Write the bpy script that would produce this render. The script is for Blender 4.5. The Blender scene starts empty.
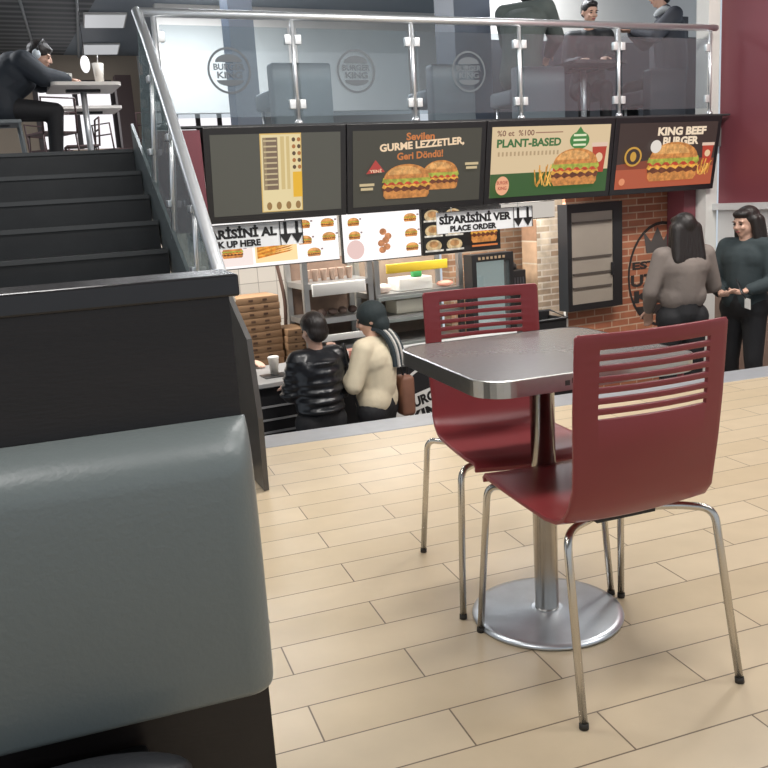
import bpy, bmesh, math, random
from mathutils import Vector, Matrix, Euler, Quaternion
random.seed(7)
R = math.radians
S = bpy.context.scene
COL = S.collection
# ------------------------------------------------------------------ camera, world, exposure
P_, RO, YA = R(12.2), R(-3.7), R(18.3)
fw = Vector((math.sin(YA)*math.cos(P_), math.cos(YA)*math.cos(P_), -math.sin(P_)))
rt = Vector((math.cos(YA), -math.sin(YA), 0)); up = rt.cross(fw)
c_, s_ = math.cos(RO), math.sin(RO)
RT = c_*rt + s_*up; UP = -s_*rt + c_*up
cam = bpy.data.cameras.new('camera'); camo = bpy.data.objects.new('camera', cam); COL.objects.link(camo)
camo.matrix_world = Matrix(((RT.x, UP.x, -fw.x, 0), (RT.y, UP.y, -fw.y, 0), (RT.z, UP.z, -fw.z, 1.167), (0, 0, 0, 1)))
cam.sensor_width = 36; cam.lens = 36*855/768; cam.clip_start = .02; cam.clip_end = 100
S.camera = camo
S.view_settings.view_transform = 'Standard'; S.view_settings.look = 'None'
S.view_settings.exposure = 0.0; S.view_settings.gamma = 1; S.view_settings.use_curve_mapping = False
wd = bpy.data.worlds.new('world'); S.world = wd; wd.use_nodes = True
wd.node_tree.nodes['Background'].inputs[0].default_value = (.78, .86, .95, 1)
wd.node_tree.nodes['Background'].inputs[1].default_value = .72

TH = math.atan2(.6, 5.07)                       # the counter and stairs side of the hall is turned a little
U = Vector((math.cos(TH), math.sin(TH), 0)); V = Vector((-math.sin(TH), math.cos(TH), 0)); O = Vector((.53, 6.2, 0))
def W(u, v, z=0): return O + U*u + V*v + Vector((0, 0, z))
GZ, UZ, CZ, LZ = -1.2, 1.62, 3.8, -.68           # ground floor, upper floor, ceiling, landing

def area(name, loc, sx, sy, power, col=(1, 1, 1), rz=TH, rx=0):
    l = bpy.data.lights.new(name, 'AREA'); l.shape = 'RECTANGLE'; l.size = sx; l.size_y = sy; l.energy = power; l.color = col
    o = bpy.data.objects.new(name, l); COL.objects.link(o); o.location = loc; o.rotation_euler = (rx, 0, rz)
    return o
MIDLIGHTS = [(-.9, 1.0), (1.3, 1.0), (3.5, 1.0), (-.6, 3.6), (1.6, 3.6), (3.8, 3.6)]
for k, (x, y) in enumerate(MIDLIGHTS):
    area('hall_light', (x, y, CZ-.06), 1.1, .55, 36, (1, .97, .94), 0)
for (u, v) in ((.6, 1.1), (2.2, 1.1), (3.2, .55)):
    area('kitchen_light', W(u, v, 1.40), 1.0, .5, 42, (1, .96, .9))
for (u, v, e) in ((1, 2.2, 70), (4.4, 2.1, 60), (-2, 3.5, 60), (1.6, 4.5, 110)):
    area('upper_light', W(u, v, CZ-.06), 1.2, .6, e, (.95, .97, 1))
area('facade_fill', W(4.0, -2.6, CZ-.10), 1.2, .6, 110, (1, .95, .88), TH, R(38))  # added lamp without a fixture, tilted to brighten the brick wall
area('facade_fill', W(1.2, -2.6, CZ-.10), 1.2, .6, 70, (1, .95, .88), TH, R(38))  # second added lamp, unseen, tilted towards the counter side

# ------------------------------------------------------------------ materials
MC = {}
def mat(name, col, rough=.5, metal=0, bump=0, bscale=40, var=0, vscale=8, emit=0, spec=.5, stretch=(1, 1, 1), coat=0):
    if name in MC: return MC[name]
    m = bpy.data.materials.new(name); m.use_nodes = True; nt = m.node_tree; b = nt.nodes['Principled BSDF']
    col = tuple(col)+(1,)
    b.inputs['Base Color'].default_value = col; b.inputs['Roughness'].default_value = rough; b.inputs['Metallic'].default_value = metal
    b.inputs['Specular IOR Level'].default_value = spec
    if coat: b.inputs['Coat Weight'].default_value = coat; b.inputs['Coat Roughness'].default_value = .15
    if emit:
        b.inputs['Emission Color'].default_value = col; b.inputs['Emission Strength'].default_value = emit
        b.inputs['Base Color'].default_value = (.02, .02, .02, 1)
    if var or bump:
        tc = nt.nodes.new('ShaderNodeTexCoord'); mp = nt.nodes.new('ShaderNodeMapping'); mp.inputs['Scale'].default_value = stretch
        nt.links.new(tc.outputs['Object'], mp.inputs[0])
    if var:
        n = nt.nodes.new('ShaderNodeTexNoise'); n.inputs['Scale'].default_value = vscale; n.inputs['Detail'].default_value = 4
        nt.links.new(mp.outputs[0], n.inputs[0])
        mx = nt.nodes.new('ShaderNodeMix'); mx.data_type = 'RGBA'; nt.links.new(n.outputs['Fac'], mx.inputs[0])
        mx.inputs[6].default_value = tuple(max(0, c*(1-var)) for c in col[:3])+(1,)
        mx.inputs[7].default_value = tuple(min(1, c*(1+var)) for c in col[:3])+(1,)
        nt.links.new(mx.outputs[2], b.inputs['Base Color'])
    if bump:
        n2 = nt.nodes.new('ShaderNodeTexNoise'); n2.inputs['Scale'].default_value = bscale; n2.inputs['Detail'].default_value = 3
        nt.links.new(mp.outputs[0], n2.inputs[0])
        bp = nt.nodes.new('ShaderNodeBump'); bp.inputs['Strength'].default_value = bump; bp.inputs['Distance'].default_value = .01
        nt.links.new(n2.outputs['Fac'], bp.inputs['Height']); nt.links.new(bp.outputs[0], b.inputs['Normal'])
    MC[name] = m; return m
def s2l(r, g, b):
    f = lambda c: (c/255/12.92) if c/255 <= .04045 else ((c/255+.055)/1.055)**2.4
    return (f(r), f(g), f(b))
def em(name, rgb, k=1.0):
    key = 'screen_'+name; new = key not in MC
    m = mat(key, s2l(*rgb), .35, emit=k, spec=.3)
    if new and name.startswith(('bun', 'patty', 'lettuce', 'cheese', 'tomato', 'fry', 'food', 'nug')):
        nt = m.node_tree; b = nt.nodes['Principled BSDF']; tc = nt.nodes.new('ShaderNodeTexCoord'); n = nt.nodes.new('ShaderNodeTexNoise')
        n.inputs['Scale'].default_value = 28; n.inputs['Detail'].default_value = 3; nt.links.new(tc.outputs['Object'], n.inputs[0])
        cr = nt.nodes.new('ShaderNodeValToRGB'); c = s2l(*rgb); cr.color_ramp.elements[0].position = .38; cr.color_ramp.elements[1].position = .62
        cr.color_ramp.elements[0].color = tuple(x*.66 for x in c)+(1,); cr.color_ramp.elements[1].color = tuple(min(1, x*1.12) for x in c)+(1,)
        nt.links.new(n.outputs['Fac'], cr.inputs[0]); nt.links.new(cr.outputs[0], b.inputs['Emission Color'])
    return m
def brick(name, c1, c2, mortar, sc, bw, rh, ms, rough=.6, offs=.5, bias=0, loc=(0, 0, 0), rot=(0, 0, 0), noise=.0, coord='Object', spec=.5, bumpd=.3):
    m = bpy.data.materials.new(name); m.use_nodes = True; nt = m.node_tree; b = nt.nodes['Principled BSDF']
    tc = nt.nodes.new('ShaderNodeTexCoord'); mp = nt.nodes.new('ShaderNodeMapping')
    mp.inputs['Location'].default_value = loc; mp.inputs['Rotation'].default_value = rot
    nt.links.new(tc.outputs[coord], mp.inputs[0])
    br = nt.nodes.new('ShaderNodeTexBrick'); br.offset = offs; br.squash = 1
    br.inputs['Color1'].default_value = c1+(1,); br.inputs['Color2'].default_value = c2+(1,); br.inputs['Mortar'].default_value = mortar+(1,)
    br.inputs['Scale'].default_value = sc; br.inputs['Mortar Size'].default_value = ms; br.inputs['Brick Width'].default_value = bw
    br.inputs['Row Height'].default_value = rh; br.inputs['Bias'].default_value = bias; br.inputs['Mortar Smooth'].default_value = .2
    nt.links.new(mp.outputs[0], br.inputs[0])
    n = nt.nodes.new('ShaderNodeTexNoise'); n.inputs['Scale'].default_value = 9; n.inputs['Detail'].default_value = 5
    nt.links.new(mp.outputs[0], n.inputs[0])
    mx = nt.nodes.new('ShaderNodeMix'); mx.data_type = 'RGBA'; mx.blend_type = 'MULTIPLY'; mx.inputs[0].default_value = noise
    cr = nt.nodes.new('ShaderNodeValToRGB'); cr.color_ramp.elements[0].position = .3; cr.color_ramp.elements[1].position = .7
    cr.color_ramp.elements[0].color = (.45, .45, .45, 1); cr.color_ramp.elements[1].color = (1.0, 1.0, 1.0, 1)
    nt.links.new(n.outputs['Fac'], cr.inputs[0]); nt.links.new(br.outputs['Color'], mx.inputs[6]); nt.links.new(cr.outputs[0], mx.inputs[7])
    nt.links.new(mx.outputs[2], b.inputs['Base Color'])
    bp = nt.nodes.new('ShaderNodeBump'); bp.inputs['Strength'].default_value = bumpd; bp.inputs['Distance'].default_value = .004; bp.invert = True
    nt.links.new(br.outputs['Fac'], bp.inputs['Height']); nt.links.new(bp.outputs[0], b.inputs['Normal'])
    b.inputs['Roughness'].default_value = rough; b.inputs['Specular IOR Level'].default_value = spec
    MC[name] = m; return m
def glass(name, tint, k_diff, k_gloss, dcol=(.5, .55, .57)):
    m = bpy.data.materials.new(name); m.use_nodes = True; nt = m.node_tree; nt.nodes.remove(nt.nodes['Principled BSDF'])
    out = nt.nodes['Material Output']
    t = nt.nodes.new('ShaderNodeBsdfTransparent'); t.inputs[0].default_value = tint+(1,)
    g = nt.nodes.new('ShaderNodeBsdfGlossy'); g.inputs['Roughness'].default_value = .03; g.inputs[0].default_value = (1, 1, 1, 1)
    d = nt.nodes.new('ShaderNodeBsdfDiffuse'); d.inputs[0].default_value = dcol+(1,)
    a = nt.nodes.new('ShaderNodeMixShader'); a.inputs[0].default_value = k_diff
    nt.links.new(t.outputs[0], a.inputs[1]); nt.links.new(d.outputs[0], a.inputs[2])
    b2 = nt.nodes.new('ShaderNodeMixShader'); b2.inputs[0].default_value = k_gloss
    nt.links.new(a.outputs[0], b2.inputs[1]); nt.links.new(g.outputs[0], b2.inputs[2]); nt.links.new(b2.outputs[0], out.inputs[0])
    MC[name] = m; return m

STEEL = mat('brushed_steel', (.62, .62, .61), .3, 1, var=.12, vscale=30, stretch=(1, 1, .1))
CHROME = mat('chair_chrome', (.60, .57, .52), .25, 1)
RAIL = mat('rail_steel', (.84, .86, .88), .38, .85)
RED = mat('red_lacquer', (.235, .031, .035), .34, 0, var=.08, vscale=5, spec=.5)
WOOD = mat('dark_wood', (.013, .009, .0085), .45, 0, var=.35, vscale=6, bump=.05, stretch=(1, 1, 6))
CAPM = mat('dark_cap', (.022, .020, .021), .26, var=.2, vscale=5)
LEATHER = mat('grey_leatherette', (.165, .188, .184), .38, 0, bump=.08, bscale=120, var=.05, vscale=3)
BLACK = mat('matt_black', (.012, .012, .013), .5)
SBLACK = mat('satin_black', (.018, .018, .020), .3)
WHITE = mat('white_paint', (.72, .71, .68), .6, var=.03)
WHITEP = mat('white_plastic', (.8, .79, .76), .35)
WINE = mat('wine_wall', (.185, .048, .062), .38, var=.12, vscale=1.5)
STONE = mat('curb_stone', (.33, .34, .36), .32, var=.15, vscale=14)
STAIRM = mat('stair_stone', (.011, .012, .013), .45, var=.4, vscale=9, bump=.05)
NOSE = mat('stair_nosing', (.045, .048, .05), .4)
GREYU = mat('grey_upholstery', (.17, .19, .20), .55, var=.1)
DARKU = mat('dark_upholstery', (.07, .07, .08), .6, var=.1)
RUB = mat('rubber', (.03, .025, .02), .7)
GLASSR = glass('railing_glass', (.84, .88, .90), .07, .08, (.42, .47, .50))
GLASSS = glass('stair_glass', (.75, .8, .8), .50, .12, (.26, .31, .32))  # diffuse grey mixed in to stand for reflections on the stair panes
GLASSK = glass('kitchen_glass', (.9, .93, .93), .06, .10)
BRONZE = mat('stringer_panel', (.10, .095, .09), .35, .2, var=.2, vscale=12)

# ------------------------------------------------------------------ mesh builder
class MB:
    def __init__(s): s.v = []; s.f = []; s.m = []; s.mats = []; s.sm = []
    def mi(s, m):
        if m not in s.mats: s.mats.append(m)
        return s.mats.index(m)
    def add(s, vs, fs, m=None, smooth=False):
        b = len(s.v); s.v += [tuple(v) for v in vs]; s.f += [[b+i for i in f] for f in fs]
        k = s.mi(m) if m else 0
        s.m += [k]*len(fs); s.sm += [smooth]*len(fs); return s
    def box(s, a, b, m=None, bev=0, rot=None, c=None):
        (x0, y0, z0), (x1, y1, z1) = a, b
        if bev > 0:
            bm = bmesh.new(); bmesh.ops.create_cube(bm, size=1)
            for v in bm.verts: v.co = Vector(((x0+x1)/2+v.co.x*(x1-x0), (y0+y1)/2+v.co.y*(y1-y0), (z0+z1)/2+v.co.z*(z1-z0)))
            bmesh.ops.bevel(bm, geom=bm.edges[:], offset=bev, segments=3, profile=.5, affect='EDGES')
            bm.verts.ensure_lookup_table(); bm.verts.index_update()
            vs = [v.co.copy() for v in bm.verts]; fs = [[v.index for v in f.verts] for f in bm.faces]; bm.free()
            sm = True
        else:
            vs = [Vector(p) for p in ((x0,y0,z0),(x1,y0,z0),(x1,y1,z0),(x0,y1,z0),(x0,y0,z1),(x1,y0,z1),(x1,y1,z1),(x0,y1,z1))]
            fs = [(0,3,2,1),(4,5,6,7),(0,1,5,4),(1,2,6,5),(2,3,7,6),(3,0,4,7)]; sm = False
        if rot is not None:
            cc = Vector(c) if c else Vector(((x0+x1)/2, (y0+y1)/2, (z0+z1)/2))
            vs = [cc + rot @ (v-cc) for v in vs]
        return s.add(vs, fs, m, sm)
    def tube(s, pts, r, n=12, m=None, cap=True):
        pts = [Vector(p) for p in pts]; N = len(pts); rs = r if isinstance(r, (list, tuple)) else [r]*N
        vs = []; prev = None
        for i, p in enumerate(pts):
            t = (pts[min(i+1, N-1)]-pts[max(i-1, 0)]).normalized()
            if prev is None:
                a = Vector((0, 0, 1)) if abs(t.z) < .9 else Vector((1, 0, 0)); x = t.cross(a).normalized()
            else:
                x = (prev - t*prev.dot(t)).normalized()
            prev = x; y = t.cross(x)
            for k in range(n):
                q = 2*math.pi*k/n; vs.append(p+x*math.cos(q)*rs[i]+y*math.sin(q)*rs[i])
        fs = [(i*n+k, i*n+(k+1) % n, (i+1)*n+(k+1) % n, (i+1)*n+k) for i in range(N-1) for k in range(n)]
        s.add(vs, fs, m, True)
        if cap:
            s.add(vs[:n], [tuple(range(n))[::-1]], m); s.add(vs[-n:], [tuple(range(n))], m)
        return s
    def lathe(s, prof, n=24, c=(0, 0, 0), m=None, sx=1, sy=1):
        vs = [(c[0]+r*sx*math.cos(2*math.pi*k/n), c[1]+r*sy*math.sin(2*math.pi*k/n), c[2]+z) for r, z in prof for k in range(n)]
        fs = [(i*n+k, i*n+(k+1) % n, (i+1)*n+(k+1) % n, (i+1)*n+k) for i in range(len(prof)-1) for k in range(n)]
        s.add(vs, fs, m, True)
        s.add(vs[:n], [tuple(range(n))[::-1]], m); s.add(vs[-n:], [tuple(range(n))], m); return s
    def ell(s, c, r, m=None, n=16, rot=None):
        vs = []; fs = []; L = n//2+1
        for i in range(L+1):
            a = math.pi*i/L
            for k in range(n):
                q = 2*math.pi*k/n; p = Vector((r[0]*math.sin(a)*math.cos(q), r[1]*math.sin(a)*math.sin(q), r[2]*math.cos(a)))
                if rot is not None: p = rot @ p
                vs.append(Vector(c)+p)
        fs = [(i*n+k, (i+1)*n+k, (i+1)*n+(k+1) % n, i*n+(k+1) % n) for i in range(L) for k in range(n)]
        return s.add(vs, fs, m, True)
    def prism(s, pts, d, m=None):                # closed outline pts (3D), extruded along d
        n = len(pts); pts = [Vector(p) for p in pts]; d = Vector(d); vs = pts+[p+d for p in pts]
        fs = [tuple(range(n))[::-1], tuple(range(n, 2*n))]+[(i, (i+1) % n, n+(i+1) % n, n+i) for i in range(n)]
        return s.add(vs, fs, m)
    def obj(s, name, m=None, parent=None, loc=None, rz=0, bevel=0, recalc=True):
        me = bpy.data.meshes.new(name); me.from_pydata(s.v, [], s.f)
        for mm in (s.mats or [m]): me.materials.append(mm)
        if m and s.mats == []: pass
        me.polygons.foreach_set('material_index', s.m); me.polygons.foreach_set('use_smooth', s.sm)
        if recalc:
            bm = bmesh.new(); bm.from_mesh(me); bmesh.ops.remove_doubles(bm, verts=bm.verts, dist=1e-5)
            bmesh.ops.recalc_face_normals(bm, faces=bm.faces[:]); bm.to_mesh(me); bm.free()
        me.update()
        o = bpy.data.objects.new(name, me); COL.objects.link(o)
        if parent: o.parent = parent
        if loc is not None: o.location = loc
        o.rotation_euler = (0, 0, rz)
        if bevel:
            md = o.modifiers.new('bevel', 'BEVEL'); md.width = bevel; md.segments = 2; md.limit_method = 'ANGLE'
        return o
def tag(o, label=None, cat=None, group=None, kind=None):
    if label: o['label'] = label
    if cat: o['category'] = cat
    if group: o['group'] = group
    if kind: o['kind'] = kind
    return o
def thing(name, label, cat, loc=(0, 0, 0), rz=0, group=None):
    o = bpy.data.objects.new(name, None); COL.objects.link(o); o.empty_display_size = .1
    o.location = loc; o.rotation_euler = (0, 0, rz); return tag(o, label, cat, group)
def dup(root, loc, rz, label, group=None):
    r = root.copy(); COL.objects.link(r); r.location = loc; r.rotation_euler = (0, 0, rz); r['label'] = label
    if group: r['group'] = group
    for ch in list(root.children):
        c = ch.copy(); COL.objects.link(c); c.parent = r
        for g in ch.children:
            d = g.copy(); COL.objects.link(d); d.parent = c
    return r
def struct(name, mb, m, loc=None, rz=0, bevel=0):
    return tag(mb.obj(name, m, None, loc, rz, bevel), kind='structure')
TXT = {}
def text_geo(s, bold=0.0):
    k = (s, bold)
    if k in TXT: return TXT[k]
    cu = bpy.data.curves.new('t', 'FONT'); cu.body = s; cu.size = 1; cu.align_x = 'LEFT'; cu.offset = bold; cu.fill_mode = 'FRONT'; cu.resolution_u = 3
    o = bpy.data.objects.new('t', cu); COL.objects.link(o)
    dg = bpy.context.evaluated_depsgraph_get(); dg.update()
    me = bpy.data.meshes.new_from_object(o.evaluated_get(dg))
    vs = [(v.co.x, v.co.y) for v in me.vertices]; fs = [tuple(p.vertices) for p in me.polygons]
    bpy.data.objects.remove(o); bpy.data.curves.remove(cu); bpy.data.meshes.remove(me)
    x0 = min(v[0] for v in vs); x1 = max(v[0] for v in vs); y0 = min(v[1] for v in vs); y1 = max(v[1] for v in vs)
    TXT[k] = (vs, fs, x0, x1, y0, y1); return TXT[k]
class Flat(MB):
    """flat print on a plane: local x right, z up, y towards the viewer is negative"""
    def __init__(s): super().__init__(); s.y = 0
    def poly(s, pts, m, dy=.0008):
        s.y -= dy; return s.add([(x, s.y, z) for x, z in pts], [tuple(range(len(pts)))], m)
    def rect(s, x0, z0, x1, z1, m): return s.poly([(x0, z0), (x1, z0), (x1, z1), (x0, z1)], m)
    def ellp(s, cx, cz, rx, rz, m, a0=0, a1=360, n=24):
        pts = [(cx+rx*math.cos(R(a0+(a1-a0)*i/n)), cz+rz*math.sin(R(a0+(a1-a0)*i/n))) for i in range(n+(a1-a0 < 360))]
        return s.poly(pts, m)
    def ring(s, cx, cz, r0, r1, m, a0=0, a1=360, n=32, ex=1):
        s.y -= .0008
        vs = []
        for i in range(n+1):
            a = R(a0+(a1-a0)*i/n)
            vs += [(cx+r0*ex*math.cos(a), s.y, cz+r0*math.sin(a)), (cx+r1*ex*math.cos(a), s.y, cz+r1*math.sin(a))]
        return s.add(vs, [(2*i, 2*i+1, 2*i+3, 2*i+2) for i in range(n)], m)
    def text(s, t, x0, z0, w, h, m, bold=.02, rot=0):
        vs, fs, a0, a1, b0, b1 = text_geo(t, bold); s.y -= .0008
        q = []
        for x, y in vs:
            X = (x-a0)/(a1-a0)*w; Z = (y-b0)/(b1-b0)*h
            if rot: X, Z = X*math.cos(rot)-Z*math.sin(rot), X*math.sin(rot)+Z*math.cos(rot)
            q.append((x0+X, s.y, z0+Z))
        return s.add(q, fs, m)
def burger(F, cx, cz, w, h, k=1.0, tag_=''):
    bun = em('bun'+tag_, (205, 135, 70), k); bun2 = em('bunhi'+tag_, (226, 166, 98), k); let = em('lettuce'+tag_, (172, 176, 70), k)
    meat = em('patty'+tag_, (110, 58, 36), k); che = em('cheese'+tag_, (232, 170, 70), k); tom = em('tomato'+tag_, (196, 70, 44), k); sea = em('sesame'+tag_, (240, 214, 160), k)
    F.poly([(cx-w*.42, cz-h*.5), (cx+w*.42, cz-h*.5), (cx+w*.47, cz-h*.4), (cx+w*.46, cz-h*.24), (cx-w*.46, cz-h*.24), (cx-w*.47, cz-h*.4)], bun)
    n = 18
    wav = lambda z, a, x0, x1, ph: [(x0+(x1-x0)*i/n, z+a*math.sin(i*2.1+ph)) for i in range(n+1)]
    F.poly(wav(cz-h*.28, h*.03, cx-w*.48, cx+w*.48, 0)+wav(cz-h*.12, h*.02, cx-w*.49, cx+w*.49, 1)[::-1], meat)
    F.poly(wav(cz-h*.17, h*.04, cx-w*.5, cx+w*.5, 3)+wav(cz-h*.08, h*.01, cx-w*.47, cx+w*.47, 1)[::-1], che)
    F.poly(wav(cz-h*.10, h*.02, cx-w*.46, cx+w*.46, 2)+wav(cz-h*.0, h*.01, cx-w*.46, cx+w*.46, 1)[::-1], tom)
    F.poly(wav(cz-h*.04, h*.05, cx-w*.5, cx+w*.5, .5)+wav(cz+h*.10, h*.03, cx-w*.47, cx+w*.47, 2)[::-1], let)
    dome = [(cx+w*.46*math.cos(R(a)), cz+h*.08+h*.42*math.sin(R(a))) for a in range(0, 181, 12)]
    F.poly(dome, bun)
    F.poly([(cx-w*.05+w*.34*math.cos(R(a)), cz+h*.2+h*.25*math.sin(R(a))) for a in range(0, 181, 15)], bun2)
    if w > .15:
        rr = random.Random(int(w*1000))
        for i in range(12):
            x = cx+rr.uniform(-.28, .28)*w; z = cz+h*rr.uniform(.22, .42); F.poly([(x, z), (x+.006, z+.002), (x+.004, z+.006)], sea, .0002)
def fries(F, cx, cz, w, h, k=1.0):
    a = em('fry', (236, 178, 84), k); b = em('fry2', (214, 146, 58), k)
    rr = random.Random(3)
    for i in range(16):
        x = cx+rr.uniform(-.5, .5)*w; z = cz-h*.45+rr.uniform(0, .2)*h; dx = rr.uniform(-.3, .3)*w; L = rr.uniform(.4, .8)*h; t = w*.05
        F.poly([(x, z), (x+t, z), (x+dx+t, z+L), (x+dx, z+L)], a if i % 2 else b, .0004)
def cup(F, cx, cz, w, h, k=1.0):
    F.poly([(cx-w*.36, cz-h*.5), (cx+w*.36, cz-h*.5), (cx+w*.5, cz+h*.4), (cx-w*.5, cz+h*.4)], em('cup', (176, 62, 44), k))
    F.rect(cx-w*.55, cz+h*.36, cx+w*.55, cz+h*.5, em('cuplid', (220, 190, 170), k)); F.ellp(cx, cz, w*.25, h*.16, em('cuplogo', (226, 190, 150), k))
def bun_logo(F, cx, cz, r, dark, light=None, red=None, rot=0):
    """round emblem: ring, two bun halves and the two words between them"""
    def A(pts): return [(cx+x*math.cos(rot)-z*math.sin(rot), cz+x*math.sin(rot)+z*math.cos(rot)) for x, z in pts]
    F.ring(cx, cz, r*.90, r, dark)
    F.poly(A([(r*.62*math.cos(R(a)), r*.36+r*.34*math.sin(R(a))) for a in range(0, 181, 12)]), dark)
    F.poly(A([(r*.62*math.cos(R(a)), -r*.40+r*.26*math.sin(R(a))) for a in range(180, 361, 12)]), dark)
    x0, z0 = A([(-r*.72, r*.02)])[0]; F.text('BURGER', x0, z0, r*1.44, r*.28, red or dark, .03, rot)
    x0, z0 = A([(-r*.58, -r*.33)])[0]; F.text('KING', x0, z0, r*1.16, r*.29, red or dark, .03, rot)

# ------------------------------------------------------------------ the setting
tile = brick('floor_tile', s2l(206, 188, 160), s2l(196, 177, 147), s2l(112, 97, 80), 1, .600, .150, .0022, rough=.30, noise=.12,
             loc=(.243, -.011, 0), bumpd=.2, spec=.45)
mb = MB(); mb.prism([(-4, -2.5, -.25), (6.6, -2.5, -.25), (6.6, 3.92, -.25), (3.69, 3.955, -.25), (.2, 4.075, -.25), (-4, 4.2, -.25)], (0, 0, .25))
struct('floor', mb, tile)
mb = MB(); mb.prism([(-.2, 4.095, -1.2), (3.69, 3.955, -1.2), (6.4, 3.86, -1.2), (6.4, 4.10, -1.2), (3.9, 4.185, -1.2), (-.2, 4.325, -1.2)], (0, 0, 1.202))
struct('trim_1', mb, STONE, bevel=.006)
lowt = brick('lower_tile', s2l(150, 140, 130), s2l(140, 132, 124), s2l(90, 84, 78), 1, .6, .6, .003, rough=.3)
mb = MB(); mb.box((-.4, -2.05, GZ-.2), (7.2, 3.2, GZ)); struct('floor_ground', mb, lowt, O, TH)
mb = MB(); mb.box((2.4, -2.05, GZ+.003), (5.28, -.62, LZ)); struct('floor_landing', mb, lowt, O, TH)
# upper floor slab
upf = mat('upper_floor', (.16, .15, .15), .35, var=.1)
mb = MB(); mb.prism([(-3.2, .62, UZ-.17), (-.09, .345, UZ-.17), (-.09, .06, UZ-.17), (7.2, .06, UZ-.17), (7.2, 9.8, UZ-.17), (-3.2, 9.8, UZ-.17)], (0, 0, .17))
struct('floor_upper', mb, upf, O, TH)
# curb the glass railing stands on
mb = MB(); mb.box((-.02, -.06, 1.722), (5.28, .05, 1.735)); mb.box((-.02, .10, 1.45), (5.28, .2, 1.722)); struct('trim_2', mb, mat('curb_dark', (.05, .052, .055), .35), O, TH)
# ceiling
def slat_mat():
    m = bpy.data.materials.new('ceiling_slats'); m.use_nodes = True; nt = m.node_tree; b = nt.nodes['Principled BSDF']
    tc = nt.nodes.new('ShaderNodeTexCoord'); w = nt.nodes.new('ShaderNodeTexWave'); w.bands_direction = 'Y'; w.inputs['Scale'].default_value = 1.1
    nt.links.new(tc.outputs['Object'], w.inputs[0]); cr = nt.nodes.new('ShaderNodeValToRGB')
    cr.color_ramp.elements[0].color = s2l(74, 80, 84)+(1,); cr.color_ramp.elements[1].color = s2l(134, 136, 136)+(1,); cr.color_ramp.elements[0].position = .3
    nt.links.new(w.outputs['Fac'], cr.inputs[0]); nt.links.new(cr.outputs[0], b.inputs['Base Color']); b.inputs['Roughness'].default_value = .6
    return m
SLAT = slat_mat()
mb = MB(); mb.box((-7, -9, CZ), (.62, 9.8, CZ+.15)); struct('ceiling', mb, SLAT, O, TH)
mb = MB(); mb.box((.62, -9, CZ), (9, 9.8, CZ+.15)); struct('ceiling', mb, mat('ceiling_blue_grey', s2l(128, 140, 150), .5), O, TH)
# walls upstairs
mb = MB(); mb.box((-7, 9.5, UZ), (1.8, 9.65, CZ)); struct('wall_back', mb, mat('beige_wall', s2l(176, 160, 142), .7), O, TH)
mb = MB(); mb.box((1.36, 5.7, 2.44), (6, 5.82, CZ)); struct('wall_partition', mb, WHITE, O, TH)
mb = MB(); mb.box((1.8, 9.5, UZ), (7.2, 9.65, CZ)); struct('wall_back', mb, WHITE, O, TH)
mb = MB(); mb.box((4.15, 2.6, UZ), (7.6, 2.72, CZ)); struct('wall_upper', mb, WHITE, O, TH)
mb = MB(); mb.box((4.15, 2.55, UZ), (7.6, 2.6, 2.84)); struct('trim_6', mb, mat('dark_wainscot', (.05, .053, .062), .5), O, TH)
mb = MB(); mb.box((3.56, 1.95, UZ), (4.0, 2.35, CZ)); struct('wall_pillar', mb, mat('pillar', s2l(92, 102, 116), .4), O, TH)
mb = MB(); mb.box((1.26, 2.2, UZ), (1.5, 2.45, CZ)); struct('wall_pillar', mb, mat('pillar', s2l(92, 102, 116), .4), O, TH)  # narrow pillar stands in for a bluish reflection stripe in the railing glass
# windows far upstairs
winm = mat('daylight_window', (.95, .93, .96), .3, emit=1.1)
def window(n, u0, u1, z0, z1, v, bars):
    t = thing('window_%d' % n, None, None, O, TH); tag(t, kind='structure')
    m2 = MB(); m2.box((u0, v-.02, z0), (u1, v, z1)); m2.obj('window_pane', winm, t)
    f = MB()
    for k in range(bars+1):
        x = u0+(u1-u0)*k/bars; f.box((x-.04, v-.06, z0), (x+.04, v-.021, z1))
    f.box((u0, v-.06, z1-.05), (u1, v-.022, z1+.04)); f.obj('window_frame', mat('frame_dark', s2l(70, 60, 62), .5), t)
window(1, .1, 1.32, 2.30, 3.36, 9.49, 2)
window(2, 1.95, 3.5, 2.0, 3.1, 9.49, 4)
mb = MB(); mb.box((1.30, 8.9, UZ), (1.55, 9.1, 3.4)); struct('wall_pillar', mb, mat('pillar_brown', s2l(96, 76, 74), .5), O, TH)
# right wall: wine above, white ledge and band, brick below
BRK = brick('orange_brick', s2l(190, 124, 92), s2l(168, 100, 74), s2l(208, 176, 150), 1, .21, .068, .007, rough=.55, noise=.3, rot=(R(90), 0, 0))
mb = MB(); mb.box((5.3, -6, .92), (5.45, .08, CZ)); struct('wall_right', mb, WINE, O, TH)
mb = MB(); mb.box((5.24, -6, .86), (5.45, .10, .92)); struct('trim_3', mb, mat('ledge_white', (.62, .63, .64), .4), O, TH)
mb = MB(); mb.box((5.3, -6, .35), (5.45, .08, .86)); struct('wall_right', mb, mat('band_white', (.60, .60, .60), .5), O, TH)
BRKX = brick('side_brick', s2l(120, 84, 72), s2l(104, 70, 60), s2l(134, 112, 100), 1, .21, .068, .006, rough=.6, noise=.3, rot=(R(90), 0, R(90)))
mb = MB(); mb.box((5.3, -6, GZ), (5.45, .45, .35)); struct('wall_right', mb, BRKX, O, TH)
mb = MB(); mb.box((5.16, .10, GZ), (5.30, .25, CZ)); struct('trim_4', mb, WHITE, O, TH)
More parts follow.
